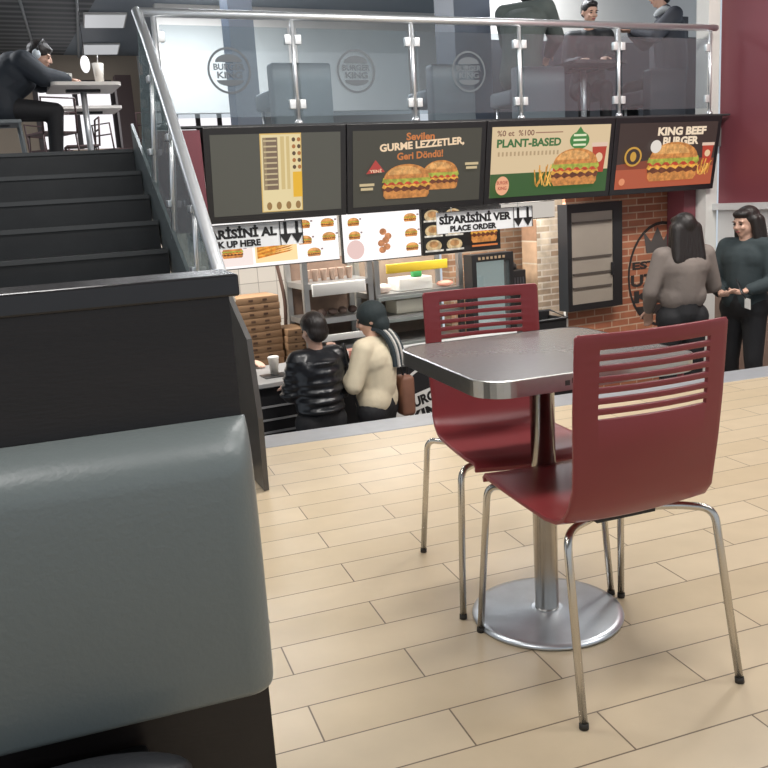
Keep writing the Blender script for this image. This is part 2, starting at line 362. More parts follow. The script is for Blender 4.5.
# ground-floor walls behind the counter
mb = MB(); mb.box((3.77, .45, GZ), (5.30, .49, 1.45)); struct('wall_brick', mb, BRK, O, TH)
WBRK = brick('pale_brick', s2l(232, 222, 200), s2l(176, 156, 132), s2l(236, 230, 216), 1, .22, .062, .008, rough=.7, noise=.65, rot=(R(90), 0, 0))
TBRK = brick('tan_brick', s2l(190, 150, 118), s2l(156, 116, 88), s2l(190, 170, 150), 1, .22, .062, .008, rough=.7, noise=.5, rot=(R(90), 0, 0))
mb = MB(); mb.box((3.80, .95, GZ), (4.30, 1.2, 1.45)); struct('wall_column', mb, WBRK, O, TH)
TBX = brick('tan_brick_side', s2l(196, 166, 136), s2l(160, 124, 98), s2l(196, 180, 160), 1, .22, .062, .008, rough=.7, noise=.5, rot=(R(90), 0, R(90)))
mb = MB(); mb.box((3.794, .95, GZ), (3.799, 1.2, 1.45)); struct('wall_column', mb, TBX, O, TH)
mb = MB(); mb.box((3.745, .44, GZ), (3.769, .47, .03)); struct('trim_5', mb, WHITE, O, TH)
mb = MB(); mb.box((3.25, 1.75, GZ), (4.6, 1.9, 1.45)); struct('wall_kitchen', mb, TBRK, O, TH)
KT = brick('kitchen_tile', s2l(206, 200, 192), s2l(198, 192, 184), s2l(150, 145, 138), 1, .20, .40, .004, rough=.35, offs=0, rot=(R(90), 0, 0))
mb = MB(); mb.box((-.6, 2.5, GZ), (3.25, 2.65, 1.45)); struct('wall_kitchen', mb, KT, O, TH)
mb = MB(); mb.box((-.30, .58, GZ), (-.15, 2.5, 1.44)); struct('wall_kitchen', mb, WHITE, O, TH)
# wine coloured strip left of the boards and the pillar strip right of them
mb = MB(); mb.box((-.02, -.04, 1.02), (.30, .03, 1.71)); struct('wall_fascia', mb, WINE, O, TH)
mb = MB(); mb.box((5.00, .22, GZ), (5.15, .44, 1.45)); struct('wall_fascia', mb, WINE, O, TH)
# lettering emblem on the orange brick wall
F = Flat(); inkm = mat('wall_ink', (.035, .03, .028), .6)
F.ring(0, 0, .49, .52, inkm, ex=.84)
F.poly([(-.20, .22), (.06, .22), (.09, .44), (.02, .33), (-.06, .47), (-.14, .33), (-.24, .44)], mat('wall_ink2', (.10, .09, .085), .6))
F.text('EST BY', -.38, .07, .62, .075, inkm, .04); F.text('UZZO', -.40, -.10, .66, .12, inkm, .04); F.text('KIK', -.36, -.26, .60, .12, inkm, .04)
F.poly([(-.33, -.30), (.30, -.30), (.2, -.42), (.10, -.36), (.02, -.47), (-.10, -.38), (-.22, -.44)], inkm)
tag(F.obj('wall_emblem', inkm, None, W(4.94, .447, .26), TH), 'large black oval emblem painted on the orange brick wall', 'emblem')

# ------------------------------------------------------------------ staircase up to the upper floor (left)
sd = (W(-.1, .3)-W(-.3, -2.5)).normalized(); srz = math.atan2(-sd.x, sd.y)
ST0 = W(-.1, .3); GO, RI = .30, .166
t = thing('staircase', 'dark stone staircase climbing to the upper floor behind the booth', 'stairs', (ST0.x, ST0.y, 0), srz)
body = MB(); pl = [(.0, .003), (.0, UZ-RI), (-GO, UZ-RI)]
for k in range(2, 10): pl += [(-GO*(k-1), UZ-RI*k), (-GO*k, UZ-RI*k)]
pl += [(-GO*9, .003)]
body.prism([(0, y, z) for y, z in pl], (-2.6, 0, 0)); body.obj('steps', STAIRM, t)
ris = MB(); ris.box((-2.6, .0, UZ-RI), (0, .03, UZ-.002)); ris.obj('top_riser', STAIRM, t)
for k in range(1, 10):
    n = MB(); n.box((-2.6, -GO*k-.012, UZ-RI*k-.022), (-.002, -GO*k+.03, UZ-RI*k+.004)); n.obj('nosing', NOSE, t)
n = MB(); n.box((-2.6, -.012, UZ-.02), (-.002, .03, UZ+.004)); n.obj('nosing', NOSE, t)

# stair balustrade: handrail, posts, glass, stringer panel
t = thing('stair_railing', 'sloping steel handrail with grey glass beside the dark staircase', 'railing', O, TH)
hr = [(-.03, -.02, 2.465), (-.045, -.30, 2.25), (-.10, -.95, 1.75), (-.22, -2.15, .89), (-.235, -2.32, .76)]
def smooth_path(p, n=6):
    p = [Vector(q) for q in p]; o = []
    for i in range(len(p)-1):
        a = p[max(i-1, 0)]; b = p[i]; c = p[i+1]; d = p[min(i+2, len(p)-1)]
        for k in range(n):
            s = k/n; o.append(.5*((2*b)+(c-a)*s+(2*a-5*b+4*c-d)*s*s+(3*b-a-3*c+d)*s**3))
    return o+[p[-1]]
m2 = MB(); m2.tube(hr, .033, 14); m2.obj('handrail', RAIL, t)
def se(v): return -.096+(v-.3)*.0625            # plan line of the stair edge
def hv(v):                                      # handrail plan position and height at v
    for a, b in zip(hr[:-1], hr[1:]):
        if b[1] <= v <= a[1]:
            f = (v-a[1])/(b[1]-a[1]); return a[0]+(b[0]-a[0])*f, a[2]+(b[2]-a[2])*f
    return hr[0][0], hr[0][2]
def pz(v): return UZ+(v-.3)*.553+.175
for v in (-.45, -1.0, -1.6, -2.2):
    hx_, hz_ = hv(v)
    m2 = MB(); m2.tube([(se(v)+.01, v, pz(v)-.06), (hx_, v, hz_)], .013, 10); po = m2.obj('post', RAIL, t)
    for f in (.22, .8):
        cx_ = se(v)+.01+(hx_-se(v)-.01)*f; cz_ = pz(v)+(hz_-pz(v))*f
        m3 = MB(); m3.box((cx_-.028, v-.035, cz_-.02), (cx_-.008, v+.035, cz_+.02), bev=.004); m3.obj('clamp', RAIL, po)
edges = [.02, -.45, -1.0, -1.6, -2.2]
for a, b in zip(edges[:-1], edges[1:]):
    a2, b2 = a-.02, b+.02; g = MB(); ha, hb = hv(a2), hv(b2)
    g.prism([(se(a2)+.02, a2, pz(a2)-.03), (se(b2)+.02, b2, pz(b2)-.03), (hb[0], b2, hb[1]-.05), (ha[0], a2, ha[1]-.05)], (.008, 0, 0)); g.obj('glass_panel', GLASSS, t)
g = MB(); g.prism([(se(-2.3), -2.3, .86), (se(-2.3), -2.3, .004), (se(-2.78), -2.775, .004), (se(-2.80), -2.79, .32), (se(-2.72), -2.72, .64)], (.022, 0, 0)); g.obj('newel_panel', BRONZE, t)
g = MB(); g.prism([(se(.3), .32, pz(.3)), (se(.3), .32, pz(.3)-.36), (se(-2.28), -2.29, .01), (se(-2.29), -2.29, pz(-2.29))], (.02, 0, 0))
g.obj('stringer', mat('stringer_side', (.16, .185, .19), .38, .3, var=.25, vscale=9), t)

# ------------------------------------------------------------------ balcony glass railing
t = thing('glass_railing', 'glass and steel balustrade of the upper floor above the menu screens', 'railing', O, TH)
m2 = MB(); m2.tube([(-.03, -.02, 2.465), (2.5, -.02, 2.475), (5.12, -.02, 2.485)], .029, 14); m2.ell((-.03, -.02, 2.465), (.034, .034, .034)); m2.ell((5.12, -.02, 2.485), (.028,)*3); m2.obj('handrail', RAIL, t)
pu = [.07, 1.04, 2.0, 2.98, 4.0, 5.06]
for i, u in enumerate(pu):
    m2 = MB(); m2.tube([(u, -.02, 1.735), (u, -.02, 2.46)], .0155, 12); m2.lathe([(.03, 0), (.03, .015), (.018, .03)], 12, (u, -.02, 1.735)); po = m2.obj('post', RAIL, t)
    for zz in (1.84, 2.28):
        for sx in (-1, 1):
            if (i == 0 and sx < 0) or (i == 5 and sx > 0): continue
            m3 = MB(); x0, x1 = sorted((u+sx*.017, u+sx*.062)); m3.box((x0, -.036, zz), (x1, -.002, zz+.065), bev=.004); m3.obj('clamp', mat('clamp_white', (.75, .77, .78), .35, .4), po)
for i in range(5):
    a, b = pu[i]+.035, pu[i+1]-.035
    g = MB(); g.box((a, -.025, 1.79), (b, -.015, 2.39)); go = g.obj('glass_panel', GLASSR, t)
    if i < 3:
        F = Flat(); bun_logo(F, 0, 0, .155, mat('decal_grey', s2l(92, 98, 104), .6)); d = F.obj('decal', BLACK, go); d.location = ((a+b)/2, -.027, 2.10)

# ------------------------------------------------------------------ menu screens
def board(name, label, cat, u0, u1, ztop, h, vtop, tilt, bord, thick, group, draw, framem=SBLACK, k=1):
    w = u1-u0
    t = thing(name, label, cat, W((u0+u1)/2, vtop, ztop), TH, group)
    rot = Matrix.Rotation(-tilt, 3, 'X')
    f = MB()
    f.box((-w/2+.004, 0, -h), (w/2-.004, thick, 0)); fo = f.obj('screen_frame', framem, t, bevel=.004)
    F = Flat(); F.y = -.001; draw(F, w-2*bord, h-2*bord)
    base = F.obj('screen_picture', BLACK, fo); base.location = (0, -.001, -h/2)
    fo.rotation_euler = (tilt, 0, 0)
    if ztop < 1.5:
        for x in (-w*.35, w*.35):
            b = MB(); b.box((x-.012, thick*.3, .001), (x+.012, thick*.7, 1.449-ztop)); b.obj('mounting_bar', SBLACK, t)
    else:
        b = MB(); b.box((-w*.3, thick+.005, -.12), (w*.3, .155, -.05)); b.obj('wall_bracket', SBLACK, t)
    return t
def d1(F, w, h):
    F.rect(-w/2, -h/2, w/2, h/2, em('bg1', (80, 79, 71)))
    x0, x1 = -w*.135, w*.185
    F.rect(x0, -h*.48, x1, h*.5, em('poster', (214, 178, 104))); F.rect(x0+.008, -h*.47, x1-.008, h*.485, em('poster2', (226, 208, 160)))
    F.rect(x0+.02, -h*.20, x0+w*.135, h*.45, em('col', (150, 130, 100)))
    F.rect(x0+.045, -h*.20, x0+w*.13, h*.45, em('col2', (120, 100, 82)))
    F.rect(x0+w*.155, -h*.2, x0+w*.185, h*.46, em('col3', (206, 182, 126))); F.rect(x0+w*.2, -h*.2, x0+w*.225, h*.46, em('col3', (206, 182, 126)))
    for i in range(9): F.rect(x0+.025, h*(.40-.068*i), x0+w*.125, h*(.42-.068*i), em('lines', (196, 178, 140)))
    for i in range(5):
        for j in range(2): F.ellp(x0+w*(.255+.04*j), h*(.42-.085*i), w*.014, h*.026, em('dots' if (i+j) % 2 else 'dots2', (170, 110, 60) if (i+j) % 2 else (90, 70, 50)))
    F.rect(x0+w*.24, -h*.30, x1-.008, h*.02, em('yellow', (228, 176, 48)))
    for i in range(4): F.ellp(x0+w*(.05+.075*i), -h*.40, w*.02, h*.05, em('dots3', (150, 116, 70)))
def d2(F, w, h):
    F.rect(-w/2, -h/2, w/2, h/2, em('bg2', (66, 64, 55)))
    F.text('Sevilen', -w*.10, h*.36, w*.22, h*.10, em('or', (196, 116, 60)), .03)
    F.text('GURME LEZZETLER,', -w*.30, h*.20, w*.66, h*.12, em('cream', (238, 208, 172)), .04, R(3))
    F.text('Geri Döndü!', -w*.17, h*.10, w*.36, h*.10, em('or', (196, 116, 60)), .03, R(2))
    burger(F, w*.17, -h*.12, w*.30, h*.40); burger(F, -w*.10, -h*.18, w*.38, h*.46)
    F.poly([(-w*.41, -h*.06), (-w*.27, -h*.04), (-w*.34, h*.12)], em('redtri', (176, 62, 56))); F.text('YENİ', -w*.385, -h*.045, w*.09, h*.05, em('cream', (238, 208, 172)))
    for x, z in ((-w*.46, -h*.22), (w*.36, h*.0)):
        F.rect(x, z, x+w*.11, z+h*.035, em('cap', (200, 180, 140))); F.rect(x+.01, z-h*.055, x+w*.10, z-h*.02, em('cap', (200, 180, 140)))
def d3(F, w, h):
    F.rect(-w/2, -h/2, w/2, h/2, em('bg3', (214, 190, 152)))
    F.rect(-w/2, -h/2, w/2, -h*.16, em('green', (52, 88, 44)))
    F.text('%0 et  %100', -w*.46, h*.37, w*.30, h*.08, em('ink', (110, 60, 50)), .01); F.rect(-w*.15, h*.40, w*.08, h*.415, em('ink2', (150, 110, 90)))
    F.text('PLANT-BASED', -w*.46, h*.21, w*.53, h*.12, em('gtxt', (56, 104, 56)), .04)
    for i in range(16): F.rect(-w*.45+i*w*.032, h*.09, -w*.435+i*w*.032, h*.15, em('ink3', (176, 150, 116)))
    F.poly([(w*.14, h*.28), (w*.22, h*.08), (w*.30, h*.28), (w*.22, h*.48)], em('badge', (64, 124, 62))); F.ellp(w*.22, h*.28, w*.085, h*.13, em('badge', (64, 124, 62)))
    for i in range(3): F.rect(w*.165, h*(.34-.07*i), w*.275, h*(.37-.07*i), em('badgetxt', (220, 226, 190)))
    cup(F, w*.40, h*.02, w*.13, h*.44)
    fries(F, -w*.09, -h*.22, w*.20, h*.34); burger(F, w*.19, -h*.10, w*.42, h*.54)
    F.ellp(-w*.42, -h*.32, w*.055, h*.135, em('logo3', (230, 168, 130))); F.text('BURGER', -w*.465, -h*.30, w*.09, h*.05, em('logo3r', (170, 60, 44))); F.text('KING', -w*.455, -h*.38, w*.07, h*.05, em('logo3r', (170, 60, 44)))
def d4(F, w, h):
    F.rect(-w/2, -h/2, w/2, h/2, em('bg4', (58, 44, 40))); F.rect(-w/2, -h/2, w/2, -h*.2, em('bg4b', (172, 84, 56)))
    F.poly([(-w*.5, -h*.2), (w*.5, -h*.2), (w*.5, -h*.08), (0, -h*.04), (-w*.5, -h*.12)], em('bg4c', (128, 62, 44)))
    F.text('KING BEEF', -w*.12, h*.30, w*.50, h*.13, em('cream4', (236, 214, 186)), .05); F.text('BURGER', -w*.06, h*.15, w*.37, h*.13, em('cream4', (236, 214, 186)), .05)
    cup(F, w*.42, h*.0, w*.12, h*.34); fries(F, w*.33, -h*.22, w*.22, h*.28); burger(F, w*.06, -h*.10, w*.54, h*.60)
    F.ellp(-w*.14, h*.14, w*.055, h*.10, em('white4', (222, 214, 204)))
    F.ellp(-w*.36, h*.0, w*.085, h*.15, em('gold', (198, 150, 60))); F.ellp(-w*.36, h*.0, w*.068, h*.12, em('bg4', (58, 44, 40))); F.ellp(-w*.36, h*.0, w*.03, h*.075, em('gold', (198, 150, 60)))
    F.ellp(-w*.45, -h*.38, w*.03, h*.055, em('logo4', (220, 140, 100)))
scr = 'large promotion screens above the counter'
zt = 1.722
board('menu_screen', 'wide black screen showing a narrow yellow price list in its middle', 'screen', .31, 1.395, zt, .665, -.06, R(9), .05, .07, scr, d1)
board('menu_screen', 'wide black screen with two burgers and cream and orange lettering', 'screen', 1.395, 2.625, zt, .665, -.06, R(9), .05, .07, scr, d2)
board('menu_screen', 'wide screen with PLANT-BASED in green on beige above a burger', 'screen', 2.625, 3.935, zt, .665, -.06, R(9), .05, .07, scr, d3)
board('menu_screen', 'wide screen reading KING BEEF BURGER beside the wine wall', 'screen', 3.935, 5.19, zt, .665, -.06, R(9), .05, .07, scr, d4)
wh = em('menuwhite', (250, 246, 244), 1.15)
def item(F, x, z, w, h):
    burger(F, x, z, w, h, 1.1, 'b'); F.rect(x+w*.5, z+h*.2, x+w*.66, z+h*.4, em('price', (150, 130, 130)))
def m1(F, w, h):
    F.rect(-w/2, -h/2, w/2, h/2, wh)
    F.rect(-w/2, -h*.45, -w*.18, h*.05, em('pink', (244, 228, 222), 1.05)); item(F, -w*.33, -h*.14, w*.16, h*.26)
    F.rect(-w*.165, -h*.42, w*.16, h*.10, em('friesbg', (250, 216, 160), 1.1))
    for i in range(9): F.poly([(-w*.15, -h*.33+i*.012), (w*.10, -h*.22+i*.017), (w*.13, -h*.18+i*.017), (-w*.15, -h*.28+i*.014)], em('fryA' if i % 2 else 'fryB', (240, 170, 70) if i % 2 else (222, 134, 44), 1.05))
    for x, z in ((.22, .35), (.41, .35), (.22, .0), (.41, .04), (.28, -.28)): item(F, w*x, h*z, w*.11, h*.19)
def m2_(F, w, h):
    F.rect(-w/2, -h/2, w/2, h/2, wh)
    for z in (.33, .05): item(F, -w*.36, h*z, w*.15, h*.17)
    F.ellp(-w*.36, -h*.25, w*.11, h*.2, em('pink2', (228, 196, 190), 1.05))
    for x, z in ((0, .08), (.03, -.1), (-.03, -.16), (.04, -.24), (-.02, -.3), (.06, -.02)): F.ellp(w*x, h*z, w*.045, h*.07, em('nug', (204, 136, 90), 1.05))
    for z in (.34, .02, -.28): item(F, w*.36, h*z, w*.17, h*.17)
def m3_(F, w, h):
    F.rect(-w/2, -h/2, w/2, h/2, em('menublack', (30, 28, 27)))
    for x in (-.38, -.12):
        for z in (.33, 0, -.32):
            F.ellp(w*x, h*z, w*.10, h*.13, em('food', (214, 186, 140))); F.rect(w*(x-.11), h*(z-.13), w*(x+.12), h*(z-.09), em('foodtxt', (232, 224, 210))); F.ellp(w*x, h*(z+.03), w*.06, h*.07, em('food2', (190, 140, 90)))
    burger(F, w*.27, -h*.02, w*.36, h*.62, 1.05, 'c'); F.rect(w*.1, -h*.42, w*.44, -h*.38, em('or2', (214, 120, 60)))
lo = 'lit menu panels under the promotion screens'
board('menu_board', 'white lit menu panel with golden fries, nearest the stair rail', 'menu', .34, 1.40, 1.075, .36, .25, 0, .008, .05, lo, m1)
board('menu_board', 'small white lit menu panel with nuggets in the middle', 'menu', 1.425, 2.135, 1.075, .395, .25, 0, .008, .05, lo, m2_)
board('menu_board', 'black menu panel with small food pictures and a tall burger', 'menu', 2.15, 2.92, 1.075, .395, .25, 0, .008, .05, lo, m3_)
def blank(F, w, h): F.rect(-w/2, -h/2, w/2, h/2, em('blankwhite', (214, 206, 196), .85))
board('light_box', 'plain pale light box right of the black menu panel', 'light box', 2.93, 3.51, 1.06, .15, .26, 0, .006, .05, None, blank)
# hanging direction signs
def hang(label, u0, u1, z0, z1, big, small, arrows_u):
    w = u1-u0; h = z1-z0; t = thing('hanging_sign', label, 'sign', W((u0+u1)/2, .12, z0), TH, 'hanging direction signs over the counter')
    m = MB(); m.box((-w/2, 0, 0), (w/2, .012, h)); so = m.obj('sign_board', mat('sign_board', (.90, .92, .93), .3), t)
    F = Flat(); F.y = -.002; ink = mat('sign_ink', (.012, .012, .013), .5); aw = w*.2
    F.text(big, -w/2+.02, h*.42, w-aw-.05, h*.50, ink, .05); F.text(small, -w/2+.12, h*.06, (w-aw)*.60, h*.28, ink, .05)
    for x in (w/2-aw*.78, w/2-aw*.26):
        F.rect(x-.012, h*.4, x+.012, h*.95, ink); F.poly([(x-.05, h*.46), (x, h*.04), (x+.05, h*.46)], ink)
    F.rect(w/2-aw*1.05, 0, w/2-aw*1.05+.007, h, ink); F.rect(-w/2, h*.97, w/2, h, ink); F.rect(w/2-.007, 0, w/2, h, ink)
    F.obj('lettering', ink, t)
    for x in (-w*.35, w*.35):
        m = MB(); m.tube([(x, .006, h), (x, .006, 1.45-z0)], .004, 6); m.obj('hanger', STEEL, t)
hang('white hanging sign SİPARİSİNİ AL, PICK UP HERE, by the stairs', .17, 1.05, .875, 1.055, 'SİPARİSİNİ AL', 'PICK UP HERE', 0)
hang('white hanging sign SİPARİSİNİ VER, PLACE ORDER, over the register', 2.22, 3.16, .855, 1.03, 'SİPARİSİNİ VER', 'PLACE ORDER', 0)

# dark glazed wall cabinet on the orange brick
t = thing('wall_display', 'tall dark framed glass display hanging between pale and orange brick', 'display', W(3.98, .30, .03), TH)
m = MB(); m.box((-.31, 0, 0), (-.26, .14, .98)); m.box((.22, 0, 0), (.33, .14, .98)); m.box((-.26, 0, 0), (.22, .14, .06)); m.box((-.26, 0, .90), (.22, .14, .98)); m.box((-.26, .1, .06), (.22, .14, .90)); m.obj('cabinet_frame', SBLACK, t)
m = MB(); m.box((-.26, .01, .06), (.22, .02, .90)); m.obj('glass_door', mat('dim_glass', s2l(160, 150, 138), .3, spec=.8, var=.15, vscale=3), t)
for z in (.20, .33, .48, .80): 
    m = MB(); m.box((-.25, -.006, z), (.20, .008, z+.018)); m.obj('shelf_edge', mat('shelf_dim', s2l(86, 78, 72), .5), t)
m = MB(); m.box((.19, -.02, .30), (.215, .0, .42), bev=.004); m.obj('handle', SBLACK, t)

# ------------------------------------------------------------------ counter
t = thing('service_counter', 'long black service counter with grey top and white striped front', 'counter', W(0, -.12, GZ), TH)
H = 1.10
m = MB(); m.box((-.15, 0, .003), (3.45, .62, H-.035)); m.obj('counter_body', SBLACK, t)
m = MB(); m.box((-.15, -.05, H-.035), (3.45, .66, H)); m.obj('worktop', mat('worktop', (.30, .30, .30), .35, var=.08), t, bevel=.005)
for z in (H-.195, H-.295, H-.39, H-.49, H-.6, H-.72):
    m = MB(); m.box((-.1, -.012, z), (1.08, .004, z+.014)); m.obj('stripe', mat('stripe', (.42, .42, .43), .35, .3), t)
m = MB(); m.box((1.10, -.02, .05), (2.62, .004, H-.04)); fp = m.obj('front_panel', SBLACK, t)
F = Flat(); F.y = -.022; bk = mat('panel_ink', (.012, .011, .011), .45)
rot = R(13); pw = mat('panel_white', (.70, .69, .66), .45)
def A(x, z, cx=1.92, cz=.72): return (cx+x*math.cos(rot)-z*math.sin(rot), cz+x*math.sin(rot)+z*math.cos(rot))
F.ring(1.93, .76, .262, .285, pw, 0, 180)
F.poly([A(-.42, -.14), A(.33, -.14), A(.33, .13), A(-.42, .13)], pw)
F.poly([A(-.24, -.16), A(.24, -.16), A(.20, -.24), A(-.20, -.24)], pw)
x0, z0 = A(-.19, .02); F.text('BURGER', x0, z0, .38, .085, bk, .05, rot)
x0, z0 = A(-.19, -.12); F.text('KING', x0, z0, .38, .115, bk, .05, rot)
F.obj('lettering', bk, fp)

# kitchen equipment ------------------------------------------------
GREYS = mat('shelf_steel', (.45, .45, .44), .35, .8, var=.1)
WARM = mat('warm_brown', s2l(120, 98, 84), .6, var=.3, vscale=14)
def shelf_unit(name, label, u0, u1, v0, dep, shelves, top, back, posts=True):
    w = u1-u0
    t = thing(name, label, 'shelf unit', W((u0+u1)/2, v0, GZ), TH)
    m = MB()
    for x in (-w/2, w/2-.05):
        m.box((x, 0, .003), (x+.05, .05, top-GZ)); m.box((x, dep-.05, .003), (x+.05, dep, top-GZ))
    m.obj('upright', GREYS, t)
    m = MB(); m.box((-w/2+.05, dep-.03, .5), (w/2-.05, dep-.01, top-GZ)); m.obj('back_panel', back, t)
    for z in shelves:
        m = MB(); m.box((-w/2+.01, -.01, z-GZ-.05), (w/2-.01, dep, z-GZ)); m.obj('shelf', GREYS, t)
    return t
t1 = shelf_unit('holding_cabinet', 'steel holding cabinet with a white panel behind the two customers', 1.36, 2.04, 1.05, .5, (.47, .15, -.12, -.5), .66, WARM)
m = MB(); m.box((-.28, -.03, .47-GZ-.12+.12), (.28, .02, .61-GZ), bev=.006); 
m = MB(); m.box((-.27, -.035, .355-GZ), (.25, -.012, .465-GZ), bev=.006); m.obj('white_panel', WHITEP, t1)
m = MB(); m.box((-.27, -.035, -.06-GZ), (.27, -.012, .0-GZ), bev=.004); m.obj('white_rail', WHITEP, t1)
t2 = shelf_unit('warming_chute', 'wide steel food chute with shelves under a yellow banner', 2.06, 3.0, 1.05, .5, (.30, .09, -.15, -.5), .62, mat('chute_back', s2l(140, 122, 106), .5, var=.25, vscale=8))
m = MB(); m.box((-.36, -.04, .49-GZ), (.28, -.015, .575-GZ), bev=.004); m.obj('yellow_banner', mat('yellow', (.72, .50, .04), .45, var=.1), t2)
for z in (.245, .035, -.2):
    m = MB(); m.box((-.46, -.03, z-GZ), (.46, -.012, z-GZ+.03)); m.obj('shelf_rail', mat('rail_grey', s2l(150, 156, 152), .4, .4), t2)
# goods on the shelves
def goods(spec, name, label, cat, group, m, fn):
    for (u, v, z) in spec:
        b = MB(); fn(b); tag(b.obj(name, m, None, W(u, v, z), TH), label, cat, group)
goods([(1.47+.085*i, 1.25, .472) for i in range(6)], 'paper_cup', 'paper cup standing on top shelf of the steel holding cabinet', 'cup', 'cups on the holding cabinet', mat('cup_paper', s2l(176, 150, 134), .6), lambda b: b.lathe([(.024, 0), (.034, .10), (.036, .105)], 12))
goods([(1.48+.10*i, 1.2, .153) for i in range(5)], 'wrapped_burger', 'wrapped burger on the middle shelf of the steel holding cabinet', 'food', 'wrapped burgers in the holding cabinet', mat('wrap', s2l(112, 92, 84), .6, var=.4), lambda b: b.ell((0, 0, .033), (.045, .045, .034)))
tag(MB().box((0, 0, 0), (.36, .25, .12), bev=.01).obj('food_tray', WHITEP, None, W(2.34, 1.12, .303), TH), 'long white container on the upper shelf of the food chute', 'container')
tag(MB().ell((0, 0, .045), (.09, .06, .046)).obj('paper_bag', mat('bagw', s2l(224, 206, 196), .7), None, W(2.18, 1.15, .302), TH), 'crumpled white paper bag at the left of the upper chute shelf', 'bag')
tag(MB().box((0, 0, 0), (.09, .07, .085), bev=.01).obj('green_box', mat('greenbox', s2l(70, 170, 96), .5), None, W(2.50, 1.12, .424), TH), 'small green box on the white container in the chute', 'box')
tag(MB().box((0, 0, 0), (.40, .25, .13), bev=.01).obj('food_tray', mat('trayw2', s2l(226, 222, 204), .5), None, W(2.30, 1.12, .093), TH), 'long cream container on the lower shelf of the food chute', 'container')
tag(MB().ell((0, 0, .03), (.09, .06, .03)).obj('wrapped_burger', mat('wrap2', s2l(226, 160, 140), .6, var=.3), None, W(2.85, 1.15, .303), TH), 'pink wrapped burger at the right end of the upper chute shelf', 'food')
tag(MB().box((0, 0, 0), (.14, .12, .13), bev=.008).obj('red_carton', mat('redcarton', s2l(130, 50, 44), .5), None, W(2.66, 1.1, .625), TH), 'dark red carton standing on top of the food chute', 'carton')
tag(MB().box((0, 0, 0), (.20, .14, .11), bev=.008).obj('brown_carton', mat('brcarton', s2l(150, 116, 84), .6), None, W(2.40, 1.1, .625), TH), 'brown carton left of the red carton on the chute', 'carton')
# drinks fridge
t = thing('drinks_fridge', 'black drinks fridge with a pale glass door behind the register', 'fridge', W(3.18, .80, -.25), TH)
m = MB()
for a, b in (((-.23, 0, 0), (-.18, .15, .85)), ((.19, 0, 0), (.235, .15, .85)), ((-.18, 0, .78), (.19, .15, .85)), ((-.18, 0, 0), (.19, .15, .05)), ((-.18, .11, .05), (.19, .15, .78))): m.box(a, b)
m.obj('fridge_body', BLACK, t)
m = MB(); m.box((-.18, .10, .05), (.19, .108, .78)); m.obj('lit_lining', mat('fridge_light', s2l(150, 164, 162), .4, emit=.9), t)
for z in (.3, .5): m = MB(); m.box((-.178, .03, z), (.188, .098, z+.012)); m.obj('shelf', WHITEP, t)
m = MB(); m.box((-.18, .01, .05), (.19, .018, .78)); m.obj('glass_door', GLASSK, t)
m = MB()
for k in range(7): m.box((-.16+k*.045, -.004, .80), (-.135+k*.045, -.001, .825))
m.obj('header_marks', mat('header_marks', s2l(150, 130, 104), .5), t)
m = MB(); m.box((-.24, -.01, -.93), (.25, .2, -.003)); m.obj('plinth_cabinet', GREYS, t)
# register / coffee machine, black box on the counter
t = thing('cash_register', 'black till with slotted front right of the drinks fridge', 'till', W(3.56, .95, -.25), TH)
m = MB(); m.box((-.09, 0, 0), (.10, .25, .65), bev=.01); m.obj('till_body', BLACK, t)
m = MB(); m.ell((-.02, .1, .68), (.07, .07, .06)); m.obj('top_knob', SBLACK, t)
for k in range(5): m = MB(); m.box((-.075+k*.033, -.006, .42), (-.06+k*.033, .002, .58)); m.obj('slot', mat('slotg', s2l(70, 70, 74), .5), t)
m = MB(); m.box((-.12, -.03, -.93), (.14, .3, -.003)); m.obj('stand', GREYS, t)
t = thing('crate', 'open black plastic crate on the counter end by the pale brick', 'crate', W(3.16, .02, -.098), TH)
m = MB()
for a, b in (((-.16, -.12, 0), (.16, .12, .01)), ((-.17, -.13, 0), (.17, -.115, .16)), ((-.17, .115, 0), (.17, .13, .20)), ((-.17, -.115, 0), (-.155, .115, .16)), ((.155, -.115, 0), (.17, .115, .16))): m.box(a, b)
m.obj('crate_body', BLACK, t); m = MB(); m.tube([(-.17, -.14, .16), (.17, -.14, .16), (.19, .13, .20), (-.17, .13, .21), (-.17, -.14, .16)], .009, 8); m.obj('rim', SBLACK, t)
# flat cardboard boxes on a rear table
t = thing('kitchen_table', 'steel kitchen table carrying the stack of brown cardboard boxes', 'table', W(.80, 1.35, GZ), TH)
m = MB(); m.box((-.75, -.3, .86), (.5, .35, .90)); m.obj('tabletop', GREYS, t)
for x, y in ((-.7, -.26), (.45, -.26), (-.7, .3), (.45, .3)): m = MB(); m.tube([(x, y, .003), (x, y, .86)], .02, 8); m.obj('leg', GREYS, t)
CB = mat('cardboard', s2l(146, 114, 84), .7, var=.12, vscale=12); CB2 = mat('cardboard_mark', s2l(84, 58, 42), .7)
nb = 0
for (u, v, n, wbox, lab) in ((.98, 1.38, 11, .40, 'tall'), (1.31, 1.30, 6, .22, 'short')):
    for k in range(n):
        t = thing('cardboard_box', 'flat brown cardboard box in the %s stack by the kitchen wall' % lab, 'box', W(u+random.uniform(-.008, .008), v, -.298+k*.063), TH, 'flat cardboard boxes in the %s stack' % lab)
        m = MB(); m.box((-wbox/2, -.18, 0), (wbox/2, .18, .060), bev=.003); m.obj('carton', CB, t)
        m = MB(); m.box((-wbox*.2, -.184, .022), (-wbox*.1, -.181, .040)); m.box((wbox*.12, -.184, .022), (wbox*.22, -.181, .040)); m.obj('hand_holes', CB2, t)
